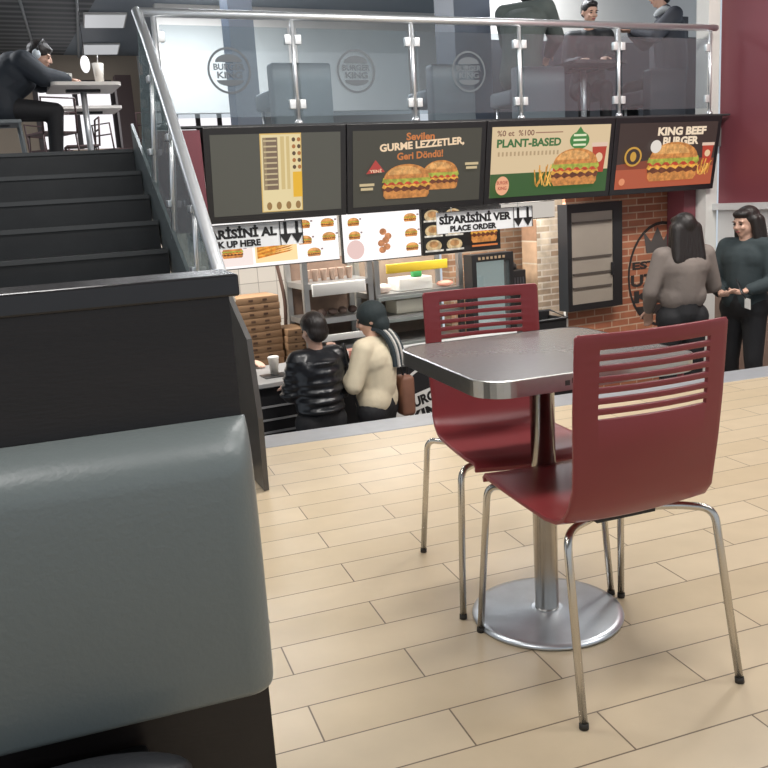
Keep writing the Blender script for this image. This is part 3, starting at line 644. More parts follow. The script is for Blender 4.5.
# electrical panel and pipes on kitchen wall
tag(MB().box((-.06, -.03, 0), (.07, 0, .10), bev=.005).obj('wall_box', mat('boxgrey', s2l(150, 148, 146), .5), None, W(1.42, 2.497, .62), TH), 'small grey switch box on the white kitchen tiles', 'switch box')
m = MB(); m.tube(smooth_path([(0, 0, 1.4), (-.03, 0, .8), (.03, 0, .3), (0, 0, -.1)]), .018, 8); tag(m.obj('pipe', mat('pipeb', s2l(90, 70, 62), .5), None, W(1.30, 1.5, 0), TH), 'brown hose hanging beside the holding cabinet', 'hose')
# things on the counter
t = thing('paper_cup', 'white paper cup on small tray on the counter by the black jacket', 'cup', W(.72, .10, -.092), TH)
m = MB(); m.lathe([(.030, .0), (.040, .115), (.043, .118), (.043, .125)], 20); m.obj('cup_wall', mat('cup_white', (.80, .76, .70), .5), t)
m = MB(); m.lathe([(.044, .125), (.044, .132), (.036, .138)], 20); m.obj('lid', WHITEP, t)
tag(MB().box((-.09, -.08, 0), (.10, .08, .007), bev=.003).obj('serving_tray', SBLACK, None, W(.70, .06, -.0995), TH), 'small black serving tray under the white paper cup', 'tray')
t = thing('carton_box', 'white carton with pink lettering on the counter between two customers', 'carton', W(1.28, .06, -.0995), TH)
m = MB(); m.box((-.13, -.05, 0), (.03, .08, .12), bev=.003); m.obj('carton_body', WHITEP, t); m = MB(); m.box((-.11, -.056, .03), (-.06, -.0505, .09)); m.box((-.045, -.056, .03), (.01, -.0505, .09)); m.obj('pink_print', mat('pinkp', s2l(214, 130, 130), .5), t)
tag(MB().box((0, 0, 0), (.16, .12, .10), bev=.004).obj('carton_box', mat('carton2', s2l(150, 98, 84), .6), None, W(1.36, .10, -.0995), TH), 'brown carton beside the white carton on the counter', 'carton')

# ------------------------------------------------------------------ booth partition at left
t = thing('booth_partition', 'dark wood booth partition with ledge and grey leatherette back pad', 'booth', (0, 1.35, 0))
m = MB(); m.box((-1.6, 0, .003), (.200, .09, 1.033)); m.obj('panel', WOOD, t)
m = MB(); m.box((-1.6, -.012, 1.033), (.216, .13, 1.068)); m.obj('ledge', CAPM, t, bevel=.004)
m = MB()
nx, nz = 24, 16; x0, x1, z0, z1 = -1.5, .205, .385, .841; y0 = -.10
xs = sorted(set([x0+(x1-.05-x0)*i/14 for i in range(15)]+[x1-.05*(1-math.sin(R(a))) for a in range(0, 91, 10)]))
zs = sorted(set([z0+.03*(1-math.cos(R(a))) for a in range(0, 91, 15)]+[z0+.03+(z1-.07-z0-.03)*i/8 for i in range(9)]+[z1-.07*(1-math.sin(R(a))) for a in range(0, 91, 9)]))
q = lambda e: math.sqrt(max(0, 1-(1-e)**2))
vs = [(x, y0*q(min(1, (x1-x)/.05))**.6*q(min(1, (z1-z)/.07))*(.3+.7*q(min(1, (z-z0)/.03))) - .001 - .012*math.sin(math.pi*(z-z0)/(z1-z0)), z) for z in zs for x in xs]
n_ = len(xs); fs = [(j*n_+i, j*n_+i+1, (j+1)*n_+i+1, (j+1)*n_+i) for j in range(len(zs)-1) for i in range(n_-1)]
m.add(vs, fs, None, True); m.add([(x0, 0, z0), (x1, 0, z0), (x1, -.013, z0), (x0, y0, z0)], [(0, 1, 2, 3)])
m.obj('back_pad', LEATHER, t)
# black bag at the lower left
t = thing('handbag', 'black bag lying on the bench under the grey booth pad', 'bag', (-.12, 1.17, .336))
m = MB(); m.ell((0, 0, .024), (.17, .06, .043), n=24); m.obj('bag_body', mat('bagleather', (.02, .021, .024), .45, bump=.1, bscale=80), t)
m = MB(); m.tube(smooth_path([(-.15, -.02, .036), (-.06, -.03, .062), (.05, -.03, .062), (.14, -.02, .036)]), .004, 8); m.obj('piping', mat('piping', (.07, .072, .078), .4), t)
tag(MB().box((-1.5, -.30, .003), (-.01, -.015, .316), bev=.01).obj('bench_seat', BLACK, None, (0, 1.35, 0)), 'black bench seat under the grey booth pad', 'bench')

# ------------------------------------------------------------------ table
t = thing('cafe_table', 'square grey cafe table with steel edge on a round steel foot', 'table', (1.090, 1.968, 0))
def rrect(hx, hy, r, n=8):
    o = []
    for cx, cy, a0 in ((hx-r, hy-r, 0), (-hx+r, hy-r, 90), (-hx+r, -hy+r, 180), (hx-r, -hy+r, 270)):
        o += [(cx+r*math.cos(R(a0+90*i/n)), cy+r*math.sin(R(a0+90*i/n))) for i in range(n+1)]
    return o
hx, hy, oy = .298, .297, .015
m = MB(); m.prism([(x, y+oy, .712) for x, y in rrect(hx-.004, hy-.004, .076)], (0, 0, .0375)); m.obj('tabletop', mat('table_laminate', (.18, .165, .16), .22, var=.08, vscale=60, spec=.6), t)
m = MB(); a = [(x, y+oy) for x, y in rrect(hx, hy, .08)]; b = [(x, y+oy) for x, y in rrect(hx-.004, hy-.004, .076)]; N = len(a)
vs = [(x, y, .710) for x, y in a]+[(x, y, .749) for x, y in a]+[(x, y, .7505) for x, y in b]+[(x, y, .710) for x, y in b]
fs = []
for i in range(N):
    j = (i+1) % N; fs += [(i, j, N+j, N+i), (N+i, N+j, 2*N+j, 2*N+i), (3*N+i, 3*N+j, j, i)]
m.add(vs, fs, None, False); m.obj('edge_band', mat('band_steel', (.55, .54, .52), .28, 1, var=.1, vscale=50), t)
m = MB()
for (dx, dz, w) in ((0, 0, .012), (.018, .004, .01), (.034, -.002, .012), (.05, .005, .008)): m.box((-.095+dx, oy-hy-.0012, .722+dz), (-.095+dx+w, oy-hy-.0003, .734+dz))
m.obj('edge_scuff', mat('scuff', (.06, .055, .05), .6), t)
m = MB(); m.lathe([(.034, .018), (.033, .03), (.033, .70), (.05, .701), (.05, .708)], 32); m.obj('pole', mat('pole_steel', (.50, .47, .43), .22, 1, var=.2, vscale=14), t)
m = MB(); m.box((-.2, -.03, .700), (.2, .03, .711)); m.box((-.03, -.2, .700), (.03, .2, .711)); m.obj('top_bracket', SBLACK, t)
m = MB(); m.lathe([(.208, .002), (.210, .006), (.208, .011), (.190, .0145), (.06, .018), (.045, .022), (.040, .022)], 48)
m.obj('foot_plate', mat('foot_steel', (.60, .64, .68), .32, .85, var=.18, vscale=16), t)

# ------------------------------------------------------------------ chairs
def make_chair(label, loc, rz):
    t = thing('dining_chair', label, 'chair', loc, rz, 'red slatted cafe chairs')
    prof = [(.232, .425), (.236, .436), (.225, .446), (.19, .449), (.10, .444), (0, .438), (-.09, .434), (-.135, .440), (-.165, .456), (-.186, .485), (-.197, .53), (-.205, .60)]
    # backrest upper, with seven slots
    zs = [.655]
    z = .655
    slots = []
    for k in range(7):
        zs += [z+.006, z+.006]; slots.append((z, z+.0095)); z += .0265
    rows = []
    for y, zz in prof: rows.append((y, zz, 0))
    top = .872
    def by(zz): return -.205-(zz-.60)*.07
    zlev = [.66]
    cur = .688
    kinds = []                                    # (z, slot above this row?)
    for k in range(7):
        kinds.append((cur, 1)); kinds.append((cur+.0105, 0)); cur += .0233
    kinds += [(.853, 0), (.865, 0), (top, 0)]
    for zz, s in kinds: rows.append((by(zz), zz, s))
    def hw(i):
        y, zz, s = rows[i]
        if zz > .868: return .184
        if zz > .5: return .183+.007*min(1, (zz-.5)/.2)
        if y > .22: return .186
        return .197-.009*max(0, (.1-y)/.3)
    xf = [-1, -.93, -.72, -.705, -.45, -.2, 0, .2, .45, .705, .72, .93, 1]
    vs = []; 
    for i, (y, zz, s) in enumerate(rows):
        w = hw(i); cb = .022*min(1, max(0, (zz-.47)/.15)); cs = .010*min(1, max(0, (.12-y)/.2)) if zz < .46 else 0
        if zz < .45 and y > -.1: cs = .006
        for f in xf:
            vs.append(Vector((f*w-.014, y-cb*(1-f*f), zz-cs*(1-f*f))))
    n = len(xf); fs = []
    for i in range(len(rows)-1):
        for j in range(n-1):
            if rows[i][2] and 2 <= j <= n-4:
                continue
            fs.append((i*n+j, i*n+j+1, (i+1)*n+j+1, (i+1)*n+j))
    m = MB(); m.add(vs, fs, None, True); so = m.obj('seat_shell', RED, t)
    md = so.modifiers.new('s', 'SOLIDIFY'); md.thickness = .010; md.offset = 0
    bv = so.modifiers.new('b', 'BEVEL'); bv.width = .0018; bv.segments = 2; bv.limit_method = 'ANGLE'; bv.angle_limit = R(50)
    def arc(p):                                    # round the corners of a polyline
        p = [Vector(q) for q in p]; o = [p[0]]
        for i in range(1, len(p)-1):
            r = .035; a = (p[i-1]-p[i]); b = (p[i+1]-p[i]); ra = min(r, a.length*.45); rb = min(r, b.length*.45)
            A_ = p[i]+a.normalized()*ra; B_ = p[i]+b.normalized()*rb
            for k in range(7):
                s = k/6; o.append(A_*(1-s)**2+p[i]*2*s*(1-s)+B_*s*s)
        return o+[p[-1]]
    for sx in (-1, 1):
        for fy in (1, -1):
            if fy > 0: pts = [(sx*.06, .10, .4215), (sx*.155, .165, .4245), (sx*.203, .205, .423), (sx*.225, .236, .004)]
            else: pts = [(sx*.06, -.08, .412), (sx*.15, -.12, .412), (sx*.198, -.172, .412), (sx*.213, -.252, .004)]
            m = MB(); m.tube(arc(pts), .0095, 12); lo_ = m.obj('leg', CHROME, t)
            e = Vector(pts[-1]); m = MB(); m.tube([e+Vector((0, 0, -.003)), e+Vector((-sx*.0008, -.0015*fy, .010))], .0108, 12); m.obj('foot_cap', RUB, lo_)
    for yy, zz in ((.12, .4215), (-.09, .412)):
        m = MB(); m.box((-.08, yy-.02, zz-.006), (.08, yy+.02, zz+.012)); m.obj('seat_bracket', BLACK, t)
    return t
ch = make_chair('red slatted chair nearest the camera, back turned, in front of the table', (1.106, 1.722, 0), R(.8))
dup(ch, (1.117, 2.248, 0), R(173.0), 'red slatted chair on the far side of the table, facing the camera')

# ------------------------------------------------------------------ people
def rmesh(mb, voxel, smooth=3):
    me = bpy.data.meshes.new('tmp'); me.from_pydata(mb.v, [], mb.f)
    o = bpy.data.objects.new('tmp', me); COL.objects.link(o)
    r = o.modifiers.new('r', 'REMESH'); r.mode = 'VOXEL'; r.voxel_size = voxel; r.use_smooth_shade = True
    if smooth: s = o.modifiers.new('s', 'SMOOTH'); s.factor = .5; s.iterations = smooth
    dg = bpy.context.evaluated_depsgraph_get(); dg.update(); m2 = bpy.data.meshes.new_from_object(o.evaluated_get(dg))
    bpy.data.objects.remove(o); bpy.data.meshes.remove(me); return m2
def place(me, name, m, parent):
    me.name = name; me.materials.clear(); me.materials.append(m); me.polygons.foreach_set('use_smooth', [True]*len(me.polygons))
    o = bpy.data.objects.new(name, me); COL.objects.link(o); o.parent = parent; return o
def cap(mb, a, b, ra, rb, n=14, sq=1.0, ax=None):
    """tapered capsule a->b"""
    a, b = Vector(a), Vector(b); d = (b-a); L = d.length; d = d.normalized() if L > 1e-6 else Vector((0, 0, 1))
    q = Vector((0, 0, 1)).rotation_difference(d).to_matrix()
    prof = []
    for i in range(6): t = R(-90+90*i/5); prof.append((ra*math.cos(t), ra*math.sin(t)))
    for i in range(6): t = R(90*i/5); prof.append((rb*math.cos(t), L+rb*math.sin(t)))
    vs = []
    for r, z in prof:
        for k in range(n):
            an = 2*math.pi*k/n; p = q @ Vector((max(r, 1e-4)*math.cos(an), max(r, 1e-4)*math.sin(an), z)); 
            vs.append(a+p)
    fs = [(i*n+k, i*n+(k+1) % n, (i+1)*n+(k+1) % n, (i+1)*n+k) for i in range(len(prof)-1) for k in range(n)]
    fs += [tuple(range(n))[::-1], tuple(range((len(prof)-1)*n, len(prof)*n))]
    mb.add(vs, fs, None, True)
def hand(mb, wrist, d, nrm, curl=.5, s=1.0, side=1):
    """palm, four unequal fingers and a thumb from the side of the palm"""
    d = Vector(d).normalized(); nrm = Vector(nrm); nrm = (nrm-d*nrm.dot(d)).normalized(); w = d.cross(nrm)*side; wr = Vector(wrist)
    for k in range(4):
        off = (k-1.5)*.019*s; base = wr+d*.085*s+w*off
        cap(mb, wr+d*.01*s+w*off*.6, base, .013*s, .0115*s, 8)
        L = (.070, .078, .073, .058)[k]*s; p = base; dd = d.copy()
        for j, fr in enumerate((.45, .32, .25)):
            ang = curl*(.5+.35*j); dd = (dd*math.cos(ang)+nrm*math.sin(ang)).normalized(); nn = p+dd*L*fr; cap(mb, p, nn, (.0098-.0012*j)*s, (.009-.0012*j)*s, 8); p = nn
            nrm2 = nrm
    tb = wr+d*.025*s-w*.028*s; t1 = tb+(d*.6-w*.7+nrm*.3).normalized()*.035*s; t2 = t1+(d*.9-w*.15+nrm*.35).normalized()*.03*s
    cap(mb, wr+d*.015*s, tb, .014*s, .013*s, 8); cap(mb, tb, t1, .0125*s, .011*s, 8); cap(mb, t1, t2, .0105*s, .009*s, 8)
SKIN = mat('skin', s2l(204, 164, 144), .5, var=.06, vscale=20); HAIRM = mat('dark_hair', (.014, .010, .009), .45, bump=.5, bscale=90, stretch=(1, 1, .15))
EYE = mat('eye_dark', (.02, .015, .012), .3); LIP = mat('lips', s2l(160, 92, 86), .5); BROW = mat('brow', (.02, .015, .013), .7)
def head_parts(mb, c, yaw, pitch, roll=0, s=1.0):
    rot = Euler((pitch, roll, yaw)).to_matrix(); c = Vector(c)
    T = lambda p: c+rot @ (Vector(p)*s)
    def E(p, r): mb.ell(T(p), tuple(x*s for x in r), n=16, rot=rot)
    E((0, -.012, .025), (.074, .092, .088)); E((0, .016, -.028), (.060, .070, .080)); E((0, .045, -.075), (.032, .034, .030))
    cap(mb, T((0, .083, .018)), T((0, .100, -.020)), .009*s, .014*s, 8)
    for sx in (-1, 1):
        E((sx*.032, .072, -.022), (.020, .018, .018)); E((sx*.074, -.012, -.005), (.010, .020, .030)); E((sx*.011, .088, -.024), (.009, .010, .008)); E((sx*.03, .076, .026), (.024, .012, .008))
    cap(mb, T((-.018, .082, -.050)), T((.018, .082, -.050)), .008*s, .008*s, 8)
    return T, rot
def face_children(T, rot, body, s=1.0):
    for sx in (-1, 1):
        m = MB(); m.ell(T((sx*.031, .0815, .006)), (.013*s, .006*s, .006*s), n=12, rot=rot); m.obj('eye', EYE, body)
        m = MB(); m.ell(T((sx*.032, .088, .027)), (.018*s, .005*s, .0035*s), n=10, rot=rot); m.obj('eyebrow', BROW, body)
    m = MB(); m.ell(T((0, .090, -.050)), (.020*s, .005*s, .007*s), n=12, rot=rot); m.obj('lips', LIP, body)
BASE = dict(head=(0, .015, 1.53), neck=(0, -.005, 1.40), chest=(0, -.01, 1.24), waist=(0, 0, 1.06), pelvis=(0, 0, .92),
            shL=(-.165, -.01, 1.345), shR=(.165, -.01, 1.345), elL=(-.215, -.03, 1.07), elR=(.215, -.03, 1.07), wrL=(-.21, .06, .84), wrR=(.21, .06, .84),
            hiL=(-.085, 0, .88), hiR=(.085, 0, .88), knL=(-.10, .02, .48), knR=(.10, .02, .48), anL=(-.105, -.02, .09), anR=(.105, -.02, .09))
def person(label, loc, rz, pose, yaw=0, pitch=0, jacket=None, trousers=None, hair=None, thick=0.0, hl=None, hem=None, hands=(.5, .5), shoe=BLACK, puffy=False, hood=None, face=True, roll=0, hn=((0, 0, -1), (0, 0, -1)), hd=(None, None), crop=False, scale=1.0):
    J = {k: Vector(v) for k, v in {**BASE, **pose}.items()}
    t = thing('person', label, 'person', loc, rz); t.scale = (scale,)*3
    b = MB()
    T, rot = head_parts(b, J['head'], yaw, pitch, roll)
    cap(b, J['neck']-Vector((0, 0, .06)), J['head']+Vector((0, -.01, -.05)), .052, .050)
    cap(b, J['chest'], J['waist'], .115, .10); cap(b, J['shL'], J['shR'], .058, .058); cap(b, J['chest']+Vector((-.05, 0, .0)), J['chest']+Vector((.05, 0, 0)), .105, .105)
    cap(b, J['waist'], J['pelvis'], .10, .115); cap(b, J['hiL'], J['hiR'], .095, .095); cap(b, J['neck']-Vector((0, 0, .04)), J['chest'], .06, .1)
    for s_ in 'LR':
        cap(b, J['sh'+s_], J['el'+s_], .047, .038); cap(b, J['el'+s_], J['wr'+s_], .038, .026)
        cap(b, J['hi'+s_], J['kn'+s_], .082, .055); cap(b, J['kn'+s_], J['an'+s_], .054, .036)
        an = J['an'+s_]; fd = Vector((0, 1, 0)); cap(b, an+Vector((0, -.03, -.055)), an+fd*.13+Vector((0, 0, -.06)), .032, .026)
    for i, s_ in enumerate('LR'):
        d = Vector(hd[i]) if hd[i] else (J['wr'+s_]-J['el'+s_]); hand(b, J['wr'+s_], d, hn[i], hands[i], 1.0, 1 if i else -1)
    body = place(rmesh(b, .0085, 2), 'body', SKIN, t)
    if face: face_children(T, rot, body)
    # shoes
    for s_ in 'LR':
        m = MB(); an = J['an'+s_]; cap(m, an+Vector((0, -.035, -.045)), an+Vector((0, .14, -.055)), .042, .032); cap(m, an+Vector((0, -.01, .02)), an+Vector((0, -.02, -.04)), .045, .045)
        place(rmesh(m, .01, 2), 'shoe', shoe, body)
    # trousers
    if trousers:
        m = MB(); cap(m, J['waist']+(J['pelvis']-J['waist'])*.5, J['pelvis'], .125, .135); cap(m, J['hiL'], J['hiR'], .115, .115)
        for s_ in 'LR':
            cap(m, J['hi'+s_], J['kn'+s_], .100, .072); cap(m, J['kn'+s_], J['an'+s_]+Vector((0, 0, .02)), .070, .055)
        place(rmesh(m, .012, 3), 'trousers', trousers, body)
    if jacket:
        m = MB(); k = thick
        cap(m, J['chest']+Vector((-.06, 0, .02)), J['chest']+Vector((.06, 0, .02)), .125+k, .125+k); cap(m, J['shL'], J['shR'], .068+k*.7, .068+k*.7)
        cap(m, J['chest'], J['waist'], .140+k, .135+k); cap(m, J['neck']-Vector((0, 0, .05)), J['chest'], .066+k*.5, .11+k)
        cap(m, J['chest']+Vector((-.05, 0, 0)), J['waist']+Vector((-.035, 0, 0)), .12+k, .11+k); cap(m, J['chest']+Vector((.05, 0, 0)), J['waist']+Vector((.035, 0, 0)), .12+k, .11+k)
        if hem is not None:
            P0 = J['waist']; P1 = Vector((J['pelvis'].x, J['pelvis'].y, max(J['pelvis'].z, hem+.1) if hem >= .8 and J['pelvis'].z > .8 else J['pelvis'].z))
            for sx in (-1, 1): cap(m, P0+Vector((sx*.03, 0, 0)), P1+Vector((sx*.05, 0, 0)), .115+k, .12+k)
            if hem < .8:
                for sx in (-1, 1): cap(m, P1+Vector((sx*.05, 0, 0)), Vector((P1.x+sx*.075, P1.y, hem+.12)), .12+k, .125+k)
        for s_ in 'LR':
            cap(m, J['sh'+s_], J['el'+s_], .066+k*.8, .055+k*.7); cap(m, J['el'+s_], J['wr'+s_]+(J['el'+s_]-J['wr'+s_])*.12, .055+k*.7, .042+k*.4)
        if puffy:
            for i in range(9):
                z = J['neck'].z-.08-i*.068; cx_ = J['chest'].x
                if z < (hem or .9): break
                wq = .172+k if i > 1 else .15+k
                m.ell((cx_, J['chest'].y, z), (wq, .15+k, .036), n=20)
            for s_ in 'LR':
                for i in range(5):
                    f = i/4.0; p = J['sh'+s_].lerp(J['el'+s_], f); m.ell(p, (.078+k*.7, .078+k*.7, .03), n=12)
        jm = rmesh(m, .012, 1 if puffy else 4)
        place(jm, 'jacket', jacket, body)
    if hair:
        m = MB(); hc = J['head']
        E = lambda p, r: m.ell(T(p), r, n=18, rot=rot)
        if crop: E((0, -.026, .038), (.083, .098, .092)); E((0, .03, .085), (.060, .050, .032))
        else: E((0, -.030, .036), (.086, .100, .090)); E((0, .03, .075), (.07, .06, .035))
        if hl:                                     # long hair falling to hl metres under the head centre
            for x in (-.066, -.044, -.022, 0, .022, .044, .066):
                q0 = T((x, -.055, .0)); cap(m, q0, T((x*1.4, -.080, -hl+abs(x)*.35)), .055, .040)
            for sx in (-1, 1):
                q0 = T((sx*.078, -.015, .02)); cap(m, q0, T((sx*.105, -.01, -hl*.9)), .032, .034)
        else:
            if crop: E((0, -.06, .0), (.072, .045, .06))
            else: E((0, -.06, -.01), (.084, .06, .080)); E((0, -.02, .05), (.092, .10, .088))
        place(rmesh(m, .008, 5), 'hair', hair, body)
    if hood:
        m = MB(); E = lambda p, r: m.ell(T(p), r, n=18, rot=rot); E((0, -.022, .035), (.094, .112, .102)); E((0, -.06, -.04), (.085, .07, .09))
        place(rmesh(m, .009, 3), 'headwear', hood, body)
    return t, J, T
FAB = lambda n, c, r=.75, **k: mat(n, c, r, bump=.25, bscale=30, var=.15, **k)
BLKT = FAB('black_trousers', (.012, .012, .014)); DJK = FAB('black_jacket', (.016, .018, .022), .6)
# customer in black puffer jacket at the counter
p1, J1, T1 = person('person in a black quilted jacket standing at the counter, seen from behind', W(.80, -.62, GZ+.003), TH+R(8),
       dict(shL=(-.15, 0, 1.34), shR=(.15, 0, 1.34), elL=(-.19, .06, 1.10), wrL=(-.12, .26, 1.10), elR=(.20, .02, 1.07), wrR=(.15, .22, .98)), yaw=R(5), pitch=R(-12), jacket=mat('puffer', (.012, .013, .016), .28, bump=.3, bscale=18), trousers=BLKT, hair=HAIRM, thick=.012, hem=.92, puffy=True, scale=.985, face=True)
t = thing('handbag', 'glossy black handbag hanging at the side of the black quilted jacket', 'bag', W(1.13, -.66, -.62), TH)
m = MB(); m.ell((0, 0, .12), (.085, .055, .14), n=16); m.box((-.08, -.05, .0), (.08, .05, .14), bev=.03); m.obj('bag_body', mat('gloss_black', (.02, .02, .022), .15, bump=.6, bscale=14), t)
m = MB(); m.tube(smooth_path([(-.03, 0, .24), (-.09, .0, .5), (-.13, .02, .82), (-.06, .05, .60), (.03, 0, .24)]), .009, 8); m.obj('strap', BLACK, t)
# customer in cream coat
p2, J2, T2 = person('person in a long cream coat and dark green hood standing at the counter', W(1.25, -.60, GZ+.003), TH+R(35),
       dict(elL=(-.24, .04, 1.10), wrL=(-.10, .28, 1.26), elR=(.23, .05, 1.08), wrR=(.12, .26, 1.05)), yaw=R(25), pitch=R(-14), jacket=FAB('cream_coat', s2l(222, 208, 180), .8), trousers=BLKT, hood=FAB('green_hood', s2l(38, 48, 50)), thick=.015, hem=.86, scale=1.0, hands=(.9, .6), hd=((.3, .3, 1), None))
t = thing('striped_scarf', 'dark green scarf with white stripes lying over the cream coat', 'scarf', W(1.25, -.60, GZ+.003), TH+R(35))
def ribbon(mb, pts, w, wd_, thick=.012, m=None):
    pts = smooth_path(pts, 5); wd_ = Vector(wd_).normalized()
    for a, b in zip(pts[:-1], pts[1:]):
        d = (b-a).normalized(); n = d.cross(wd_).normalized()*thick; w_ = wd_*w/2
        mb.add([a-w_-n, a+w_-n, a+w_+n, a-w_+n, b-w_-n, b+w_-n, b+w_+n, b-w_+n], [(0,1,2,3),(7,6,5,4),(0,4,5,1),(1,5,6,2),(2,6,7,3),(3,7,4,0)], m, False)
sp = [(.03, .05, 1.465), (.02, -.09, 1.45), (.03, -.165, 1.34), (.05, -.175, 1.19)]
m = MB(); ribbon(m, sp, .14, (1, -.15, -.12)); m.obj('scarf_cloth', FAB('scarf_green', s2l(48, 58, 64)), t)
for dx in (-.03, .025):
    m = MB(); ribbon(m, [(x+dx, y-.012, z+.004) for x, y, z in sp], .018, (1, -.15, -.12), .010); m.obj('stripe', mat('stripe_white', s2l(214, 210, 204), .8), t)
t = thing('handbag', 'brown bag carried at the right side of the cream coat', 'bag', W(1.475, -.60, -.40), TH)
m = MB(); m.box((-.05, -.07, 0), (.06, .07, .30), bev=.03); m.obj('bag_body', mat('brownbag', s2l(128, 88, 70), .6, var=.3), t)
m = MB(); m.tube(smooth_path([(0, 0, .29), (-.02, 0, .38), (.03, .02, .46), (.04, .0, .37), (.03, 0, .29)]), .01, 8); m.obj('strap', BLACK, t)
# employee behind the counter
pe, Je, Te = person('person in a white apron behind the counter with one arm resting on it', W(.36, .85, GZ+.003), TH+R(195),
       dict(elL=(-.23, .10, 1.16), wrL=(-.24, .36, 1.14), elR=(.2, .05, 1.08), wrR=(.16, .3, 1.15)), yaw=0, pitch=R(-10), jacket=FAB('apron_white', s2l(214, 206, 196)), trousers=BLKT, hair=HAIRM, hem=.85, hands=(.25, .3))
# two women at the right
pg, Jg, Tg = person('person in a grey cropped sweater with long dark hair, back to the camera', W(3.37, -1.42, LZ+.003), TH+R(-20),
       dict(elL=(-.25, -.01, 1.09), wrL=(-.20, .14, .93), elR=(.26, .04, 1.10), wrR=(.30, .26, 1.05)), yaw=R(5), pitch=R(-6), jacket=FAB('grey_sweater', s2l(124, 114, 108), .85), trousers=BLKT, hair=HAIRM, hl=.25, thick=.008, hem=.95, scale=.975, hd=(None, (.6, .8, 0)))
pr, Jr, Tr = person('person in a dark green fleece looking left and holding a phone', W(4.02, -1.40, LZ+.003), TH+R(100),
       dict(elL=(-.24, .0, 1.08), wrL=(-.15, .21, 1.04), elR=(.24, .06, 1.06), wrR=(.02, .28, 1.02)), yaw=R(-10), pitch=R(-10), jacket=FAB('green_fleece', s2l(50, 60, 63), .85), trousers=BLKT, hair=HAIRM, hl=.36, thick=.010, hem=.84, scale=.98, hands=(.8, .8), hn=((0, 0, 1), (0, 0, 1)))
t = thing('smartphone', 'dark smartphone held in the hands of the person in green fleece', 'phone', W(3.71, -1.64, .37), TH+R(15))
rotp = Euler((R(-35), R(35), 0)).to_matrix()
m = MB(); m.box((-.038, -.005, -.072), (.038, .004, .072), bev=.003, rot=rotp, c=(0, 0, 0)); m.obj('phone_body', SBLACK, t)
m = MB(); m.box((-.030, .0045, -.062), (.030, .005, .062), rot=rotp, c=(0, 0, 0)); m.obj('phone_screen', mat('phone_glass', (.03, .035, .05), .1), t)
tag(MB().box((-.03, -.003, -.04), (.03, .003, .04), rot=Euler((R(-20), R(20), 0)).to_matrix()).obj('paper_slip', mat('slip', s2l(176, 176, 172), .6), None, W(3.76, -1.66, .26), TH), 'small white paper slip held below the smartphone', 'paper')
# ---- upstairs
SIT = dict(head=(0, .06, 1.16), neck=(0, .03, 1.03), chest=(0, .01, .88), waist=(0, -.01, .70), pelvis=(0, 0, .55), shL=(-.165, .02, .98), shR=(.165, .02, .98),
           elL=(-.22, .14, .76), elR=(.22, .14, .76), wrL=(-.13, .36, .78), wrR=(.13, .36, .78), hiL=(-.09, .02, .53), hiR=(.09, .02, .53), knL=(-.11, .44, .50), knR=(.11, .44, .50), anL=(-.11, .40, .09), anR=(.11, .40, .09))
LEAN = {**SIT, 'head': (0, .30, 1.08), 'neck': (0, .22, .99), 'chest': (0, .13, .86), 'shL': (-.165, .19, .95), 'shR': (.165, .19, .95), 'elL': (-.20, .36, .78), 'elR': (.20, .36, .78), 'wrL': (-.08, .56, .765), 'wrR': (.10, .58, .765)}
ul, Jl, Tl = person('person in a dark jacket with headphones leaning on the white upstairs table', W(-.80, 2.5, UZ+.003), TH+R(-92), {**LEAN, 'head': (0, .38, .98), 'neck': (0, .27, .93), 'chest': (0, .15, .82), 'shL': (-.18, .22, .90), 'shR': (.18, .22, .90)}, yaw=R(-14), pitch=R(-22),
       jacket=FAB('navy_jacket', s2l(36, 42, 50), .7), trousers=BLKT, hair=HAIRM, thick=.05, hem=.9, hands=(.4, .7), scale=1.0)
# headphones
t = thing('headphones', 'headphones with a pale ear cup on the head of the upstairs reader', 'headphones', W(-.80, 2.5, UZ+.003), TH+R(-92)); 
m = MB(); m.tube([Tl((.105*math.cos(a), -.012, .03+.115*math.sin(a))) for a in [math.pi*i/14 for i in range(15)]], .007, 8); m.obj('headband', SBLACK, t)
for sx in (-1, 1):
    m = MB(); m.ell(Tl((sx*.098, -.012, .0)), (.022, .036, .042), n=14); m.obj('ear_cup', mat('earcup', s2l(196, 204, 210), .3), t)
def bench_seat(label, u, v, w, m_, rz=0, h=.62, group='grey seats by the balcony rail', d=.42):
    t = thing('lounge_seat', label, 'seat', W(u, v, UZ+.003), TH+rz, group)
    a = MB(); a.box((-w/2, -.06, .12), (w/2, .06, h), bev=.02); a.obj('backrest', m_, t)
    a = MB(); a.box((-w/2, .062, .30), (w/2, d, .44), bev=.03); a.obj('seat_cushion', m_, t)
    for x in (-w/2+.05, w/2-.05):
        for y in (0, d-.06):
            a = MB(); a.tube([(x, y, 0), (x, y, .30 if y else .13)], .014, 8); a.obj('leg', RAIL, t)
    return t
bench_seat('pale grey seat back behind the second glass panel post', 1.29, .55, .50, mat('seat_grey_a', s2l(128, 136, 140), .55))
bench_seat('grey seat back between second and third railing posts', 2.66, .55, .42, mat('seat_grey_b', s2l(122, 130, 136), .55))
bench_seat('grey seat under the person in the olive jacket', 3.62, .62, .52, mat('seat_grey_b', s2l(122, 130, 136), .55))
bench_seat('dark grey seat under the person with a pale scarf', 5.22, .72, .46, mat('seat_grey_c', s2l(74, 74, 80), .55))
